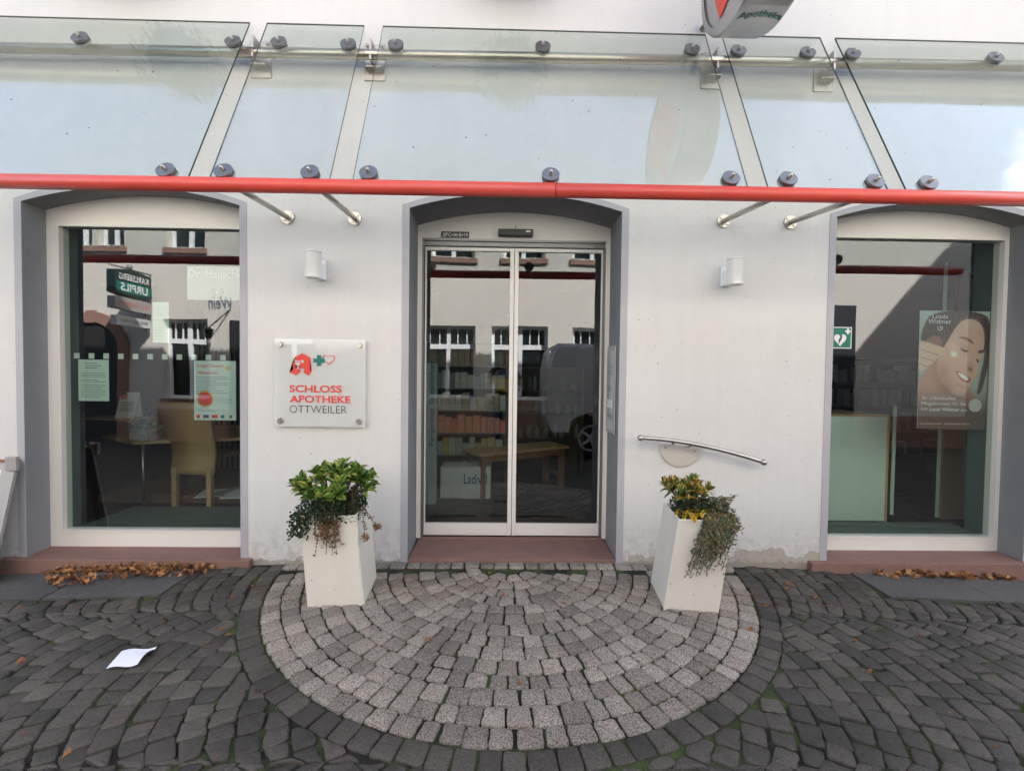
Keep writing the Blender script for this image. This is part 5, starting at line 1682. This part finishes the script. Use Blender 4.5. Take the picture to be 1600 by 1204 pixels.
def ppaint(u, v):
    x, y = u, (1 - v) * 1.62
    C = [np.full(u.shape, .60) - .03 * y + .04 * x, np.full(u.shape, .66) - .06 * y + .02 * x, np.full(u.shape, .64) - .07 * y + .02 * x]
    def over(m_, c):
        for k in range(3): C[k] = C[k] * (1 - m_) + c[k] * m_
    def g(cx_, cy__, rx, ry, ang=0):
        ca, sa = math.cos(ang), math.sin(ang); dx, dy = x - cx_, y - cy__
        return np.exp(-(((dx * ca + dy * sa) / rx) ** 2 + ((-dx * sa + dy * ca) / ry) ** 2))
    n_ = np.sin(x * 90 + np.sin(y * 14) * 3) * .5 + .5
    hair = [.20 + .08 * n_, .14 + .06 * n_, .12 + .05 * n_]
    over(polym(u, v, Z([(215, 30), (700, 30), (765, 150), (765, 300), (700, 450), (560, 420), (330, 420), (200, 420), (110, 330), (130, 190)])), hair)
    over(polym(u, v, Z([(100, 700), (190, 560), (280, 470), (420, 480), (560, 640), (600, 780), (700, 900), (760, 1160), (80, 1160), (85, 780)]), .02), (.68, .50, .43))      # neck, shoulder
    over(polym(u, v, Z([(440, 175), (505, 108), (590, 98), (675, 140), (712, 230), (715, 330), (708, 400), (690, 470), (672, 520), (668, 590), (655, 640), (610, 690), (570, 780), (540, 830), (480, 840), (400, 780), (320, 690), (275, 600), (280, 500), (320, 400), (380, 290)]), .010), (.80, .62, .54))  # face
    X_ = lambda a_: (a_ - 105) / 700.; Y_ = lambda a_: (a_ - 30) / 690.
    over(g(X_(330), Y_(620), .10, .16) * .45, (.52, .36, .32))
    over(g(X_(620), Y_(330), .10, .10) * .15, (.9, .76, .68))
    over(g(X_(420), Y_(370), .10, .08) * .5, (.93, .74, .66))
    over(g(X_(440), Y_(500), .13, .07, .3) * .45, (.88, .64, .56))
    over(g(X_(600), Y_(140), .16, .10) * .35, (.90, .76, .70))
    over(g(X_(370), Y_(760), .10, .10) * .55, (.50, .35, .31))
    over(g(X_(470), Y_(840), .12, .03, .2) * .6, (.45, .31, .28))
    over(polym(u, v, Z([(470, 272), (540, 270), (600, 305), (618, 340), (600, 335), (540, 295), (480, 285)])) * .8, (.40, .28, .24))   # brow
    over(polym(u, v, Z([(655, 398), (700, 385), (712, 405), (700, 420), (660, 425)])), (.36, .25, .22))
    over(polym(u, v, Z([(485, 370), (530, 395), (568, 395), (560, 412), (530, 415), (500, 398)])), (.24, .16, .16))  # lashes
    over(polym(u, v, Z([(645, 470), (672, 490), (668, 512), (650, 500)])), (.26, .18, .17))
    over(g(X_(525), Y_(365), .07, .03, .4) * .35, (.60, .42, .36))
    over(g(X_(600), Y_(560), .035, .09, -.2) * .40, (.56, .36, .31))   # nose shadow
    over(g(X_(588), Y_(575), .03, .018, .6) * .8, (.38, .22, .20))
    over(g(X_(560), Y_(490), .03, .08, .1) * .3, (.92, .76, .68))
    over(polym(u, v, Z([(455, 590), (500, 600), (560, 640), (605, 660), (600, 690), (560, 705), (510, 680), (475, 640)])), (.62, .34, .32))  # lips
    over(polym(u, v, Z([(470, 600), (520, 618), (582, 660), (575, 685), (530, 672), (492, 640)])), (.92, .90, .88))
    over(g(X_(520), Y_(735), .10, .03, .5) * .35, (.55, .38, .33))
    # hand
    over(polym(u, v, Z([(100, 310), (180, 325), (260, 350), (330, 372), (385, 395), (405, 425), (400, 460), (370, 465), (300, 445), (285, 470), (240, 500), (235, 530), (180, 550), (170, 580), (130, 605), (95, 590)]), .008), (.80, .66, .56))
    for (ax, ay, bx_, by_) in ((130, 400, 285, 445), (120, 470, 240, 500), (110, 530, 180, 555)):
        over(polym(u, v, [((ax - 105) / 700., (ay - 34) / 690.), ((bx_ - 105) / 700., (by_ - 34) / 690.), ((bx_ - 105) / 700., (by_ - 22) / 690.), ((ax - 105) / 700., (ay - 24) / 690.)], .008) * .6, (.50, .36, .30))
    over(g(X_(385), Y_(435), .03, .03) * .6, (.85, .50, .44))
    over(g(X_(430), Y_(435), .045, .035, .3), (.93, .96, .95))
    over(sst(1.0, 1.45, y) * .85, (.30, .24, .22))
    over(polym(u, v, Z([(640, 80), (740, 110), (790, 260), (780, 450), (745, 600), (715, 780), (660, 830), (690, 640), (718, 480), (722, 300), (700, 180)]), .012) * .85, hair)
    over(polym(u, v, Z([(130, 330), (250, 250), (330, 300), (300, 380), (180, 330)]), .02) * .5, (.72, .50, .42))
    over(1 - sst(.085, .093, np.hypot(x - X_(655), y - Y_(915))), (.70, .68, .64))
    return C
grid_print('print', ppaint, 150, 230, pplace, PRINT, po)
def pt(u, y): # poster uv (y down) to metres
    v = 1 - y / 1.62
    return Vector([float(q) for q in pplace(np.array(u), np.array(v))])
def ptext(body, xa, xb, ya, yb, **kw):
    a_ = pt((xa - 105) / 700., (yb - 30) / 690.); c_ = pt((xb - 105) / 700., (ya - 30) / 690.)
    text('lettering', body, a_.x, c_.x, a_.z, c_.z, .2575, WHITET, po, **kw)
ptext('Louis', 215, 360, 62, 102, off=.005); ptext('Widmer', 178, 392, 108, 152, off=.005)
ptext('Ihr individuelles', 142, 460, 832, 872); ptext('Pflegekonzept für Sie', 136, 562, 886, 932); ptext('mit', 133, 200, 942, 975); ptext('Louis Widmer', 216, 505, 942, 978, off=.02); ptext('am', 516, 570, 955, 978)
ptext('Strahlende Haut · Strahlendes Selbst', 128, 600, 1084, 1108)
b = B()
c_ = pt((290 - 105) / 700., (190 - 30) / 690.)
b.tube([Vector((c_.x + .017 * math.cos(t), .257, c_.z + .017 * math.sin(t))) for t in [R(130) + R(280) * i / 16 for i in range(17)]], [.001 + .003 * math.sin(math.pi * i / 16) for i in range(17)], n=5)
b.ball((c_.x + .004, .257, c_.z + .004), (.006, .001, .009), seg=8); b.obj('emblem', WHITET, po)
b = B(); 
b.prism([Vector(pc0) + Vector((0, .002, 0)), Vector(pc1) + Vector((0, .002, 0)), Vector(pc2) + Vector((0, .002, 0)), Vector(pc3) + Vector((0, .002, 0))], (0, .0012, 0)); b.obj('backing', WHITEP, po)


# ------------------------------------------------------------------ people
def skin_obj(name, pts, edges, m, parent, sub=1, root=0, smooth_sh=True):
    me = bpy.data.meshes.new(name)
    me.from_pydata([p[0] for p in pts], edges, [])
    o = bpy.data.objects.new(name, me); COL.objects.link(o)
    md = o.modifiers.new('s', 'SKIN'); md.use_smooth_shade = True
    me.skin_vertices.new() if not me.skin_vertices else None
    for i, p in enumerate(pts):
        r_ = p[1]; me.skin_vertices[0].data[i].radius = (r_, r_) if not isinstance(r_, tuple) else r_
        me.skin_vertices[0].data[i].use_root = (i == root)
    s2 = o.modifiers.new('d', 'SUBSURF'); s2.levels = sub; s2.render_levels = sub
    dg = bpy.context.evaluated_depsgraph_get()
    ne = bpy.data.meshes.new_from_object(o.evaluated_get(dg))
    bpy.data.objects.remove(o)
    for p in ne.polygons: p.use_smooth = True
    return ne


def person(label, J, cloth, hairc, loc=(0, 0, 0), face=1, hands=True):
    """J: joint dict in world metres; face: +1 looks to +y"""
    t = thing('person', label, 'person', loc)
    SK = mat('skin', (.55, .33, .25), .5, var=.05)
    P = []; E = []; ix = {}
    def add(k, r_):
        ix[k] = len(P); P.append((J[k], r_)); return ix[k]
    for k, r_ in (('pelvis', .13), ('waist', .115), ('chest', .135), ('neck0', .065), ('neck1', .052), ('head0', .072), ('head1', .088), ('head2', .082), ('head3', .05)): add(k, r_)
    ch_ = ['pelvis', 'waist', 'chest', 'neck0', 'neck1', 'head0', 'head1', 'head2', 'head3']
    E += [(ix[a_], ix[c_]) for a_, c_ in zip(ch_, ch_[1:])]
    for s in 'LR':
        for k, r_ in (('sh' + s, .06), ('el' + s, .042), ('wr' + s, .027), ('pm' + s, .030), ('hip' + s, .085), ('kn' + s, .058), ('an' + s, .038), ('toe' + s, .035)): add(k, r_)
        E += [(ix['chest'], ix['sh' + s]), (ix['sh' + s], ix['el' + s]), (ix['el' + s], ix['wr' + s]), (ix['wr' + s], ix['pm' + s]), (ix['pelvis'], ix['hip' + s]), (ix['hip' + s], ix['kn' + s]), (ix['kn' + s], ix['an' + s]), (ix['an' + s], ix['toe' + s])]
    me = skin_obj('body', P, E, SK, t, 2)
    bmj = bmesh.new(); bmj.from_mesh(me)
    if hands:
        for s in 'LR':
            w_, p_ = Vector(J['wr' + s]), Vector(J['pm' + s]); d = (p_ - w_).normalized()
            side = Vector((0, 0, 1)); side = (side - d * side.dot(d)).normalized(); inw = d.cross(side)
            if inw.x * (1 if s == 'L' else -1) < 0: inw = -inw
            for k, (off, ln) in enumerate(((.032, .064), (.012, .074), (-.010, .070), (-.030, .054))):
                a_ = p_ + side * off
                pp_ = [(a_, .010), (a_ + d * ln * .45 + inw * .008, .009), (a_ + d * ln * .7 + inw * .028, .0085), (a_ + d * ln * .75 + inw * .052, .007)]
                bmj.from_mesh(skin_obj('f', pp_, [(0, 1), (1, 2), (2, 3)], SK, t, 1))
            a_ = w_ + d * .03 + side * .028
            pp_ = [(a_, .012), (a_ + side * .025 + inw * .015 + d * .01, .010), (a_ + side * .03 + inw * .045 + d * .03, .0085)]
            bmj.from_mesh(skin_obj('f', pp_, [(0, 1), (1, 2)], SK, t, 1))
    h1 = Vector(J['head1'])
    f_ = Vector((0, face, 0))
    bx_ = B(); bx_.bm.free(); bx_.bm = bmj
    bx_.ball(h1 + f_ * .092 + Vector((0, 0, -.012)), (.013, .020, .022), seg=12)         # nose
    for sx_ in (-1, 1): bx_.ball(h1 + Vector((sx_ * .084, 0, -.01)), (.010, .020, .032), seg=10)
    bx_.obj('body', SK, t, recalc=False)
    b = B()
    for sx_ in (-1, 1): b.ball(h1 + f_ * .078 + Vector((sx_ * .032, 0, .012)), (.012, .008, .008), seg=10)
    b.obj('eyes', mat('eye', (.05, .03, .02), .2), t)
    b = B(); b.ball(h1 + f_ * .083 + Vector((0, 0, -.052)), (.024, .008, .007), seg=10); b.obj('mouth', mat('lips', (.4, .15, .13), .5), t)
    b = B()
    g_ = bmesh.ops.create_uvsphere(b.bm, u_segments=40, v_segments=24, radius=1)
    for v in b.bm.verts:
        c = v.co.copy()
        n_ = 1 + .10 * noise.noise(c * 4) + .05 * noise.noise(c * 11)
        v.co = Vector((c.x * .098, c.y * .108, c.z * .112)) * n_ + h1 + Vector((0, -face * .022, .038))
    bmesh.ops.delete(b.bm, geom=[v for v in b.bm.verts if (v.co - h1).y * face > .035 and v.co.z < h1.z + .055 or v.co.z < h1.z - .075], context='VERTS')
    for f in b.bm.faces: f.smooth = True
    b.obj('hair', mat('hair', hairc, .7, var=.4, vscale=40), t)
    # clothes
    def cl(name, keys, m, grow, rad):
        P2, E2 = [], []; id2 = {}
        for k in keys['pts']:
            id2[k] = len(P2)
            co = J[k] if k in J else None
            P2.append((co if co is not None else keys['extra'][k], rad[k] + grow))
        E2 = [(id2[a_], id2[c_]) for a_, c_ in keys['edges']]
        mobj(name, skin_obj(name, P2, E2, m, t, 2), m, t)
    ex = {}
    for s in 'LR':
        ex['slv' + s] = Vector(J['sh' + s]).lerp(Vector(J['el' + s]), .8)
    cl('shirt', dict(pts=['pelvis', 'waist', 'chest', 'neck0', 'shL', 'shR', 'slvL', 'slvR'], edges=[('pelvis', 'waist'), ('waist', 'chest'), ('chest', 'neck0'), ('chest', 'shL'), ('chest', 'shR'), ('shL', 'slvL'), ('shR', 'slvR')], extra=ex), cloth[0], .018,
       dict(pelvis=.135, waist=.12, chest=.14, neck0=.065, shL=.062, shR=.062, slvL=.052, slvR=.052))
    cl('trousers', dict(pts=['pelvis', 'hipL', 'knL', 'anL', 'hipR', 'knR', 'anR'], edges=[('pelvis', 'hipL'), ('hipL', 'knL'), ('knL', 'anL'), ('pelvis', 'hipR'), ('hipR', 'knR'), ('knR', 'anR')], extra=ex), cloth[1], .018,
       dict(pelvis=.125, hipL=.088, hipR=.088, knL=.062, knR=.062, anL=.05, anR=.05))
    for s in 'LR':
        b = B(); a_ = Vector(J['an' + s]); b_ = Vector(J['toe' + s]); m_ = (a_ + b_) / 2
        g_ = zg(m_.x, m_.y) if m_.y < 0 else .02
        b.ball((m_.x, m_.y, g_ + .045), (.048, .145, .045), seg=16); b.obj('shoe', mat('shoe', (.03, .03, .035), .6), t)
    return t


gz = -0.07
Jp = dict(pelvis=(.01, -3.44, .86), waist=(.01, -3.43, 1.00), chest=(.01, -3.42, 1.19), neck0=(.01, -3.40, 1.335), neck1=(.01, -3.385, 1.38), head0=(.01, -3.365, 1.42), head1=(.01, -3.355, 1.495), head2=(.01, -3.36, 1.55), head3=(.01, -3.365, 1.60))
for s, k in (('L', -1), ('R', 1)):
    Jp['sh' + s] = (.01 + k * .17, -3.41, 1.30); Jp['el' + s] = (.01 + k * .245, -3.28, 1.10); Jp['wr' + s] = (.01 + k * .125, -3.10, 1.235); Jp['pm' + s] = (.0 + k * .092, -3.055, 1.262)
    Jp['hip' + s] = (.01 + k * .09, -3.44, .80); Jp['kn' + s] = (.01 + k * .10, -3.42, .42); Jp['an' + s] = (.01 + k * .11, -3.46, .03); Jp['toe' + s] = (.01 + k * .12, -3.34, -.02)
# yellow and black striped shirt pattern lives in its material
shirt = mat('colour_block_shirt', (.1, .1, .1), .8)
nt = shirt.node_tree
tcn = nt.nodes.new('ShaderNodeTexCoord'); sx_n = nt.nodes.new('ShaderNodeSeparateXYZ'); nt.links.new(tcn.outputs['Object'], sx_n.inputs[0])
crn = nt.nodes.new('ShaderNodeValToRGB'); crn.color_ramp.interpolation = 'CONSTANT'
e = crn.color_ramp.elements; e[0].position = 0; e[0].color = (.012, .012, .015, 1); e[1].position = .985; e[1].color = (.80, .52, .03, 1)
q = e.new(.99 * 0 + .5); q.position = .5; q.color = (.80, .52, .03, 1)
# object z runs about 0.8 to 1.4 m: remap
mr = nt.nodes.new('ShaderNodeMapRange'); mr.inputs[1].default_value = .75; mr.inputs[2].default_value = 1.40
nt.links.new(sx_n.outputs['Z'], mr.inputs[0]); nt.links.new(mr.outputs[0], crn.inputs[0])
e[0].position = 0.0; e[1].position = .36; e[1].color = (.80, .52, .03, 1); e[2].position = .66; e[2].color = (.012, .012, .015, 1)
nt.links.new(crn.outputs[0], nt.nodes['Principled BSDF'].inputs['Base Color'])
person('person in yellow and black shirt taking a photo, mirrored in the sliding door', Jp, (shirt, mat('jeans', (.04, .07, .14), .8, var=.2)), (.10, .05, .025), (.01, -3.42, gz))
ph = B(); ph.box(-.080, .080, -3.026, -3.017, 1.225, 1.30, bev=.003)
o = ph.obj('smartphone', mat('phone_case', (.03, .12, .35), .3)); tag(o, 'smartphone held sideways in both hands by the person outside the door', 'phone')

# assistant sitting inside the right window (only a shoulder shows)
Ja = dict(pelvis=(1.98, 1.75, .52), waist=(1.98, 1.73, .66), chest=(1.98, 1.70, .86), neck0=(1.98, 1.68, 1.01), neck1=(1.98, 1.67, 1.05), head0=(1.98, 1.65, 1.09), head1=(1.98, 1.64, 1.165), head2=(1.98, 1.645, 1.22), head3=(1.98, 1.65, 1.27))
for s, k in (('L', -1), ('R', 1)):
    Ja['sh' + s] = (1.98 + k * .17, 1.70, .98); Ja['el' + s] = (1.98 + k * .22, 1.62, .72); Ja['wr' + s] = (1.98 + k * .14, 1.40, .70); Ja['pm' + s] = (1.98 + k * .12, 1.34, .70)
    Ja['hip' + s] = (1.98 + k * .09, 1.74, .50); Ja['kn' + s] = (1.98 + k * .11, 1.32, .50); Ja['an' + s] = (1.98 + k * .11, 1.30, .11); Ja['toe' + s] = (1.98 + k * .11, 1.20, .06)
person('person in pale blue shirt sitting behind the green counter in the right window', Ja, (mat('blue_shirt', (.35, .45, .6), .8), mat('dark_trousers', (.03, .03, .04), .8)), (.12, .07, .04), (1.98, 1.7, .02), face=-1)
b = B(); b.box(1.78, 2.18, 1.5, 1.9, .36, .41, bev=.01); stl = b.obj('office_stool', BLACK); tag(stl, 'black stool under the person in the pale blue shirt', 'stool')
for dx, dy in ((-.17, -.17), (.17, -.17), (-.17, .17), (.17, .17)):
    b = B(); b.tube([(1.98 + dx, 1.7 + dy, .02), (1.98 + dx, 1.7 + dy, .36)], .012); b.obj('leg', STEEL, stl)


# ------------------------------------------------------------------ opposite side of the street (seen mirrored in the glass)
YB = -5.64
ho = thing('opposite_house', 'cream plastered house with sandstone sills across the street, mirrored in the shop glass', 'building', (0, YB, -.1))
CREAMW = plaster('cream_plaster', (0.68, 0.645, 0.585))
GF = [(-6.78, -5.89), (-4.55, -3.55), (-1.80, -.59), (-.24, .91), (1.45, 2.62), (4.2, 5.2)]
UF = [(-8.72, -8.18), (-8.05, -7.5), (-6.68, -5.95), (-4.6, -3.7), (-1.55, -.63), (-.03, .83), (1.42, 2.3), (4.3, 5.2)]
b = B()
def band(z0, z1, holes, xl=-12, xr=15.0):
    xs = [xl] + [v for h in holes for v in h] + [xr]
    for i in range(0, len(xs), 2): b.poly([(xs[i], YB, z0), (xs[i + 1], YB, z0), (xs[i + 1], YB, z1), (xs[i], YB, z1)])
band(-.3, .72, []); band(.72, 2.27, GF); band(2.27, 3.68, []); band(3.68, 5.3, UF); band(5.3, 7.2, [])
for H, z0, z1 in ((GF, .72, 2.27), (UF, 3.68, 5.3)):
    for x0, x1 in H:
        for q in ([(x0, YB, z0), (x0, YB - .2, z0), (x0, YB - .2, z1), (x0, YB, z1)], [(x1, YB, z0), (x1, YB - .2, z0), (x1, YB - .2, z1), (x1, YB, z1)], [(x0, YB, z0), (x1, YB, z0), (x1, YB - .2, z0), (x0, YB - .2, z0)], [(x0, YB, z1), (x1, YB, z1), (x1, YB - .2, z1), (x0, YB - .2, z1)]): b.poly(q)
b.box(-12, -11.8, YB - 8, YB - .01, -.3, 7.19); b.box(14.8, 15.0, YB - 8, YB - .01, -.3, 7.19); b.box(-12, 15.0, YB - 8.2, YB - 8, -.3, 7.19)
b.obj('wall', CREAMW, ho, recalc=False)
DP = mat('dark_window_pane', (.015, .02, .022), .05)
for H, z0, z1 in ((GF, .72, 2.27), (UF, 3.68, 5.3)):
    for x0, x1 in H:
        y0 = YB - .15; fr_ = .06; xm = (x0 + x1) / 2; zt = z0 + (z1 - z0) * .72
        b = B()
        b.ring([(x0, y0, z0), (x1, y0, z0), (x1, y0, z1), (x0, y0, z1)], [(x0 + fr_, y0, z0 + fr_), (x1 - fr_, y0, z0 + fr_), (x1 - fr_, y0, z1 - fr_), (x0 + fr_, y0, z1 - fr_)], (0, -.05, 0))
        b.box(xm - .045, xm + .045, y0 - .05, y0 + .002, z0 + fr_, z1 - fr_)
        b.box(x0 + fr_, x1 - fr_, y0 - .048, y0 + .004, zt - .05, zt + .05)
        for k in range(1, 6):
            xx = x0 + (x1 - x0) * k / 6
            if abs(xx - xm) > .05: b.box(xx - .012, xx + .012, y0 - .04, y0 - .005, zt + .05, z1 - fr_)
        f = b.obj('window', WHITEP, ho)
        b = B(); b.box(x0 + .02, x1 - .02, y0 - .035, y0 - .03, z0 + .02, z1 - .02); b.obj('pane', DP, f)
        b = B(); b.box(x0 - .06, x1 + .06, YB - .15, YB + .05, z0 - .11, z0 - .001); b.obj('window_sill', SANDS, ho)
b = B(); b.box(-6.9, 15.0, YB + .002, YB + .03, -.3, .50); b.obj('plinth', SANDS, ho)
# arched doorway
xa = -8.13
b = B()
def arc(r_, z0, n=24): return [Vector((xa - r_, YB + .004, -.2))] + [Vector((xa - r_ * math.cos(math.pi * i / n), YB + .004, z0 + r_ * 1.05 * math.sin(math.pi * i / n))) for i in range(n + 1)] + [Vector((xa + r_, YB + .004, -.2))]
O, I = arc(.68, 1.66), arc(.50, 1.66)
for i in range(len(O) - 1): b.prism([O[i], O[i + 1], I[i + 1], I[i]], (0, .06, 0))
b.box(xa - .09, xa + .09, YB + .01, YB + .08, 2.16, 2.40)
b.obj('door_arch', SANDS, ho)
b = B(); b.prism([Vector((p.x, YB + .003, p.z)) for p in I], (0, .015, 0)); b.obj('arched_door', mat('dark_door', (.03, .028, .026), .5, var=.3, vscale=12, stretch=(8, 1, .3)), ho)
b = B(); b.box(-5.45, -4.85, YB + .002, YB + .04, -.2, 2.25); b.obj('door', mat('dark_door_two', (.03, .03, .035), .4), ho)
b = B(); b.box(6.55, 7.15, YB + .002, YB + .04, -.2, 2.75); b.obj('door', mat('dark_door_three', (.03, .035, .045), .4), ho)
b = B(); b.prism([(-12.2, YB + .5, 7.0), (-12.2, YB - 4.2, 10.4), (-12.2, YB - 8.8, 7.0), (-12.2, YB - 8.8, 7.1), (-12.2, YB - 4.2, 10.5), (-12.2, YB + .5, 7.1)], (27.4, 0, 0)); b.obj('roof', TILE, ho)
b = B(); b.box(-12.1, 15.1, YB, YB + .45, 6.9, 6.98); b.obj('eave', EAVE, ho)
me = text_mesh('Wein', -5.88, -5.42, 2.46, 2.70, 0, shear=.3)
for v in me.vertices: v.co = Vector((-5.65 - (v.co.x + 5.65), YB + .012, v.co.z))
me.flip_normals(); mobj('painted_lettering', me, mat('faded_blue_print', (.10, .13, .20), .7), ho)
# small wall lantern of the tavern
wl_ = thing('wall_lantern', 'small dark lantern on a bracket across the street beside the tavern door', 'lantern', (-5.70, YB + .3, 1.9))
b = B(); b.tube([(-5.45, YB, 2.45), (-5.70, YB + .28, 2.08)], .012); b.obj('bracket', BLACK, wl_)
b = B(); b.tube([(-5.70, YB + .28, 1.88), (-5.70, YB + .28, 2.05)], [.05, .085], n=6, smooth=False); b.tube([(-5.70, YB + .28, 2.05), (-5.70, YB + .28, 2.10)], [.095, .02], n=6, smooth=False); b.obj('lamp_shade', BLACK, wl_)
# tavern sign projecting from the house
tv = thing('tavern_sign', 'dark projecting tavern sign with white beer lettering across the street', 'sign', (-7.0, YB + .4, 2.1))
def outline(y0, y1, z0, z1, bulge):
    n = 8
    return [Vector((-7.08, y0 + (y1 - y0) * i / n, z0 - bulge * math.sin(math.pi * i / n))) for i in range(n + 1)] + [Vector((-7.08, y1 - (y1 - y0) * i / n, z1 + bulge * math.sin(math.pi * i / n))) for i in range(n + 1)]
b = B(); b.prism(outline(YB + .10, YB + .92, 2.62, 3.04, .05), (.16, 0, 0)); b.obj('beer_panel', mat('sign_dark_green', (.01, .03, .025), .3), tv)
b = B(); b.prism(outline(YB + .13, YB + .89, 2.66, 2.83, .02), (.165, 0, 0)); b.obj('green_field', GREENT, tv)
b = B(); b.prism(outline(YB + .10, YB + .90, 2.34, 2.55, .01), (.14, 0, 0)); b.obj('white_panel', mat('sign_grey', (.35, .33, .32), .4), tv)
b = B(); b.box(-7.06, -6.96, YB + .12, YB + .86, 2.06, 2.22); b.obj('lower_panel', mat('sign_white', (.6, .6, .62), .4), tv)
b = B(); b.tube([(-7.0, YB, 3.12), (-7.0, YB + .95, 3.12)], .015); b.tube([(-7.0, YB + .2, 3.12), (-7.0, YB + .2, 2.0)], .015); b.ball((-7.0, YB + .5, 3.16), .05, seg=12); b.obj('bracket', GREYM, tv)
def ytext(body, y0, y1, z0, z1, x, m, **kw):
    me = text_mesh(body, y0, y1, z0, z1, 0, **kw)
    for v in me.vertices: v.co = Vector((x, v.co.x, v.co.z))
    mobj('lettering', me, m, tv)
ytext('KARLSBERG', YB + .17, YB + .84, 2.88, 3.0, -6.9145, WHITET, off=.015)
ytext('URPILS', YB + .2, YB + .81, 2.67, 2.82, -6.912, WHITET, off=.02)
ytext('Zum Stadtturm', YB + .15, YB + .85, 2.41, 2.49, -6.9385, REDT)
ytext('Biergarten', YB + .2, YB + .78, 2.10, 2.18, -6.958, DARKT)

# van
van = thing('parked_van', 'pale blue white delivery van parked in the street, mirrored in the right door leaf', 'van', (2.6, -4.0, -.07))
VB = mat('van_paint', (.86, .89, .92), .25, coat=.6)
Y0, Y1 = -3.20, -4.95
pf = [(.72, .50), (.69, .62), (.69, 1.30), (.74, 1.64), (.84, 1.76), (3.1, 1.78), (3.5, 1.62), (4.0, 1.12), (4.55, .98), (4.72, .75), (4.74, .42), (4.35, .36), (4.30, .36), (4.27, .52), (4.17, .66), (4.02, .73), (3.86, .73), (3.71, .66), (3.61, .52), (3.58, .36), (1.76, .36), (1.73, .52), (1.63, .66), (1.48, .73), (1.32, .73), (1.17, .66), (1.07, .52), (1.04, .36), (.78, .36)]
b = B()
b.prism([(x, Y1, z) for x, z in pf], (0, Y0 - Y1, 0))
for f in b.bm.faces: 
    if len(f.verts) > 4: pass
es = [e_ for e_ in b.bm.edges if abs(e_.verts[0].co.y - e_.verts[1].co.y) < .01 and min(e_.verts[0].co.z, e_.verts[1].co.z) > .6]
bmesh.ops.bevel(b.bm, geom=es, offset=.06, segments=3, affect='EDGES')
b.obj('body', VB, van)
b = B(); b.box(.66, 4.74, Y1 + .03, Y0 - .02, .22, .46, bev=.03)
b.obj('bumper', BLACK, van)
for (x0, x1, z0, z1) in ((.80, 1.85, .98, 1.52),):
    b = B(); O = [(x0, Y0 + .004, z0), (x1, Y0 + .004, z0), (x1, Y0 + .004, z1), (x0 + .04, Y0 + .004, z1)]
    I = [(x0 + .015, Y0 + .004, z0 + .015), (x1 - .015, Y0 + .004, z0 + .015), (x1 - .015, Y0 + .004, z1 - .015), (x0 + .055, Y0 + .004, z1 - .015)]
    b.ring(O, I, (0, -.006, 0)); b.obj('panel_seam', ALU, van)
b = B(); b.poly([(3.0, Y0 + .003, 1.1), (3.85, Y0 + .003, 1.12), (3.42, Y0 + .003, 1.56), (3.0, Y0 + .003, 1.60)]); b.obj('side_window', DP, van)
b = B(); b.box(2.85, 2.98, Y0, Y0 + .02, .95, .98, bev=.004); b.obj('handle', BLACK, van)
for x in (1.40, 3.94):
    for (ya, yb) in ((Y0 - .21, Y0 - .01), (Y1 + .01, Y1 + .21)):
        b = B(); n = 32
        b.tube([(x, ya, .26), (x, ya + .02, .26), (x, yb - .02, .26), (x, yb, .26)], [.30, .33, .33, .30], n=n); w_ = b.obj('wheel', mat('tyre', (.015, .015, .015), .8), van)
        yo = yb + .002 if yb > -4 else ya - .002
        b = B()
        b.tube([(x, yo - .004, .26), (x, yo + .004, .26)], .06, n=16)
        b.ring([(x + .21 * math.cos(t), yo, .26 + .21 * math.sin(t)) for t in [2 * math.pi * k / 28 for k in range(28)]], [(x + .18 * math.cos(t), yo, .26 + .18 * math.sin(t)) for t in [2 * math.pi * k / 28 for k in range(28)]], (0, .006, 0))
        for k in range(5):
            t = 2 * math.pi * k / 5; b.tube([(x, yo, .26), (x + .19 * math.cos(t), yo, .26 + .19 * math.sin(t))], [.03, .02], n=6)
        b.obj('rim', ALU, w_)

# taller neighbour further right along the street (casts the slanting shade across the way)
nb = thing('neighbour_house', 'taller gabled house next to the pharmacy along the street to the right', 'building', (16, 4, -.1))
b = B(); b.prism([(11.5, -.2, -.3), (20.6, -.2, -.3), (20.6, -.2, 7.0), (16.0, -.2, 12.3), (11.5, -.2, 7.0)], (0, 9, 0)); b.obj('wall', WALL, nb)
b = B()
b.prism([(11.42, -.4, 6.95), (16.0, -.4, 12.35), (16.0, -.4, 12.55), (11.42, -.4, 7.15)], (0, 9.4, 0)); b.prism([(20.9, -.4, 6.75), (16.0, -.4, 12.35), (16.0, -.4, 12.55), (20.9, -.4, 6.95)], (0, 9.4, 0)); b.obj('roof', TILE, nb)
for x in (12.6, 15.3, 18.0):
    for z in (1.0, 4.0):
        b = B(); b.box(x, x + 1, -.26, -.202, z, z + 1.5); b.obj('window', DP, nb)
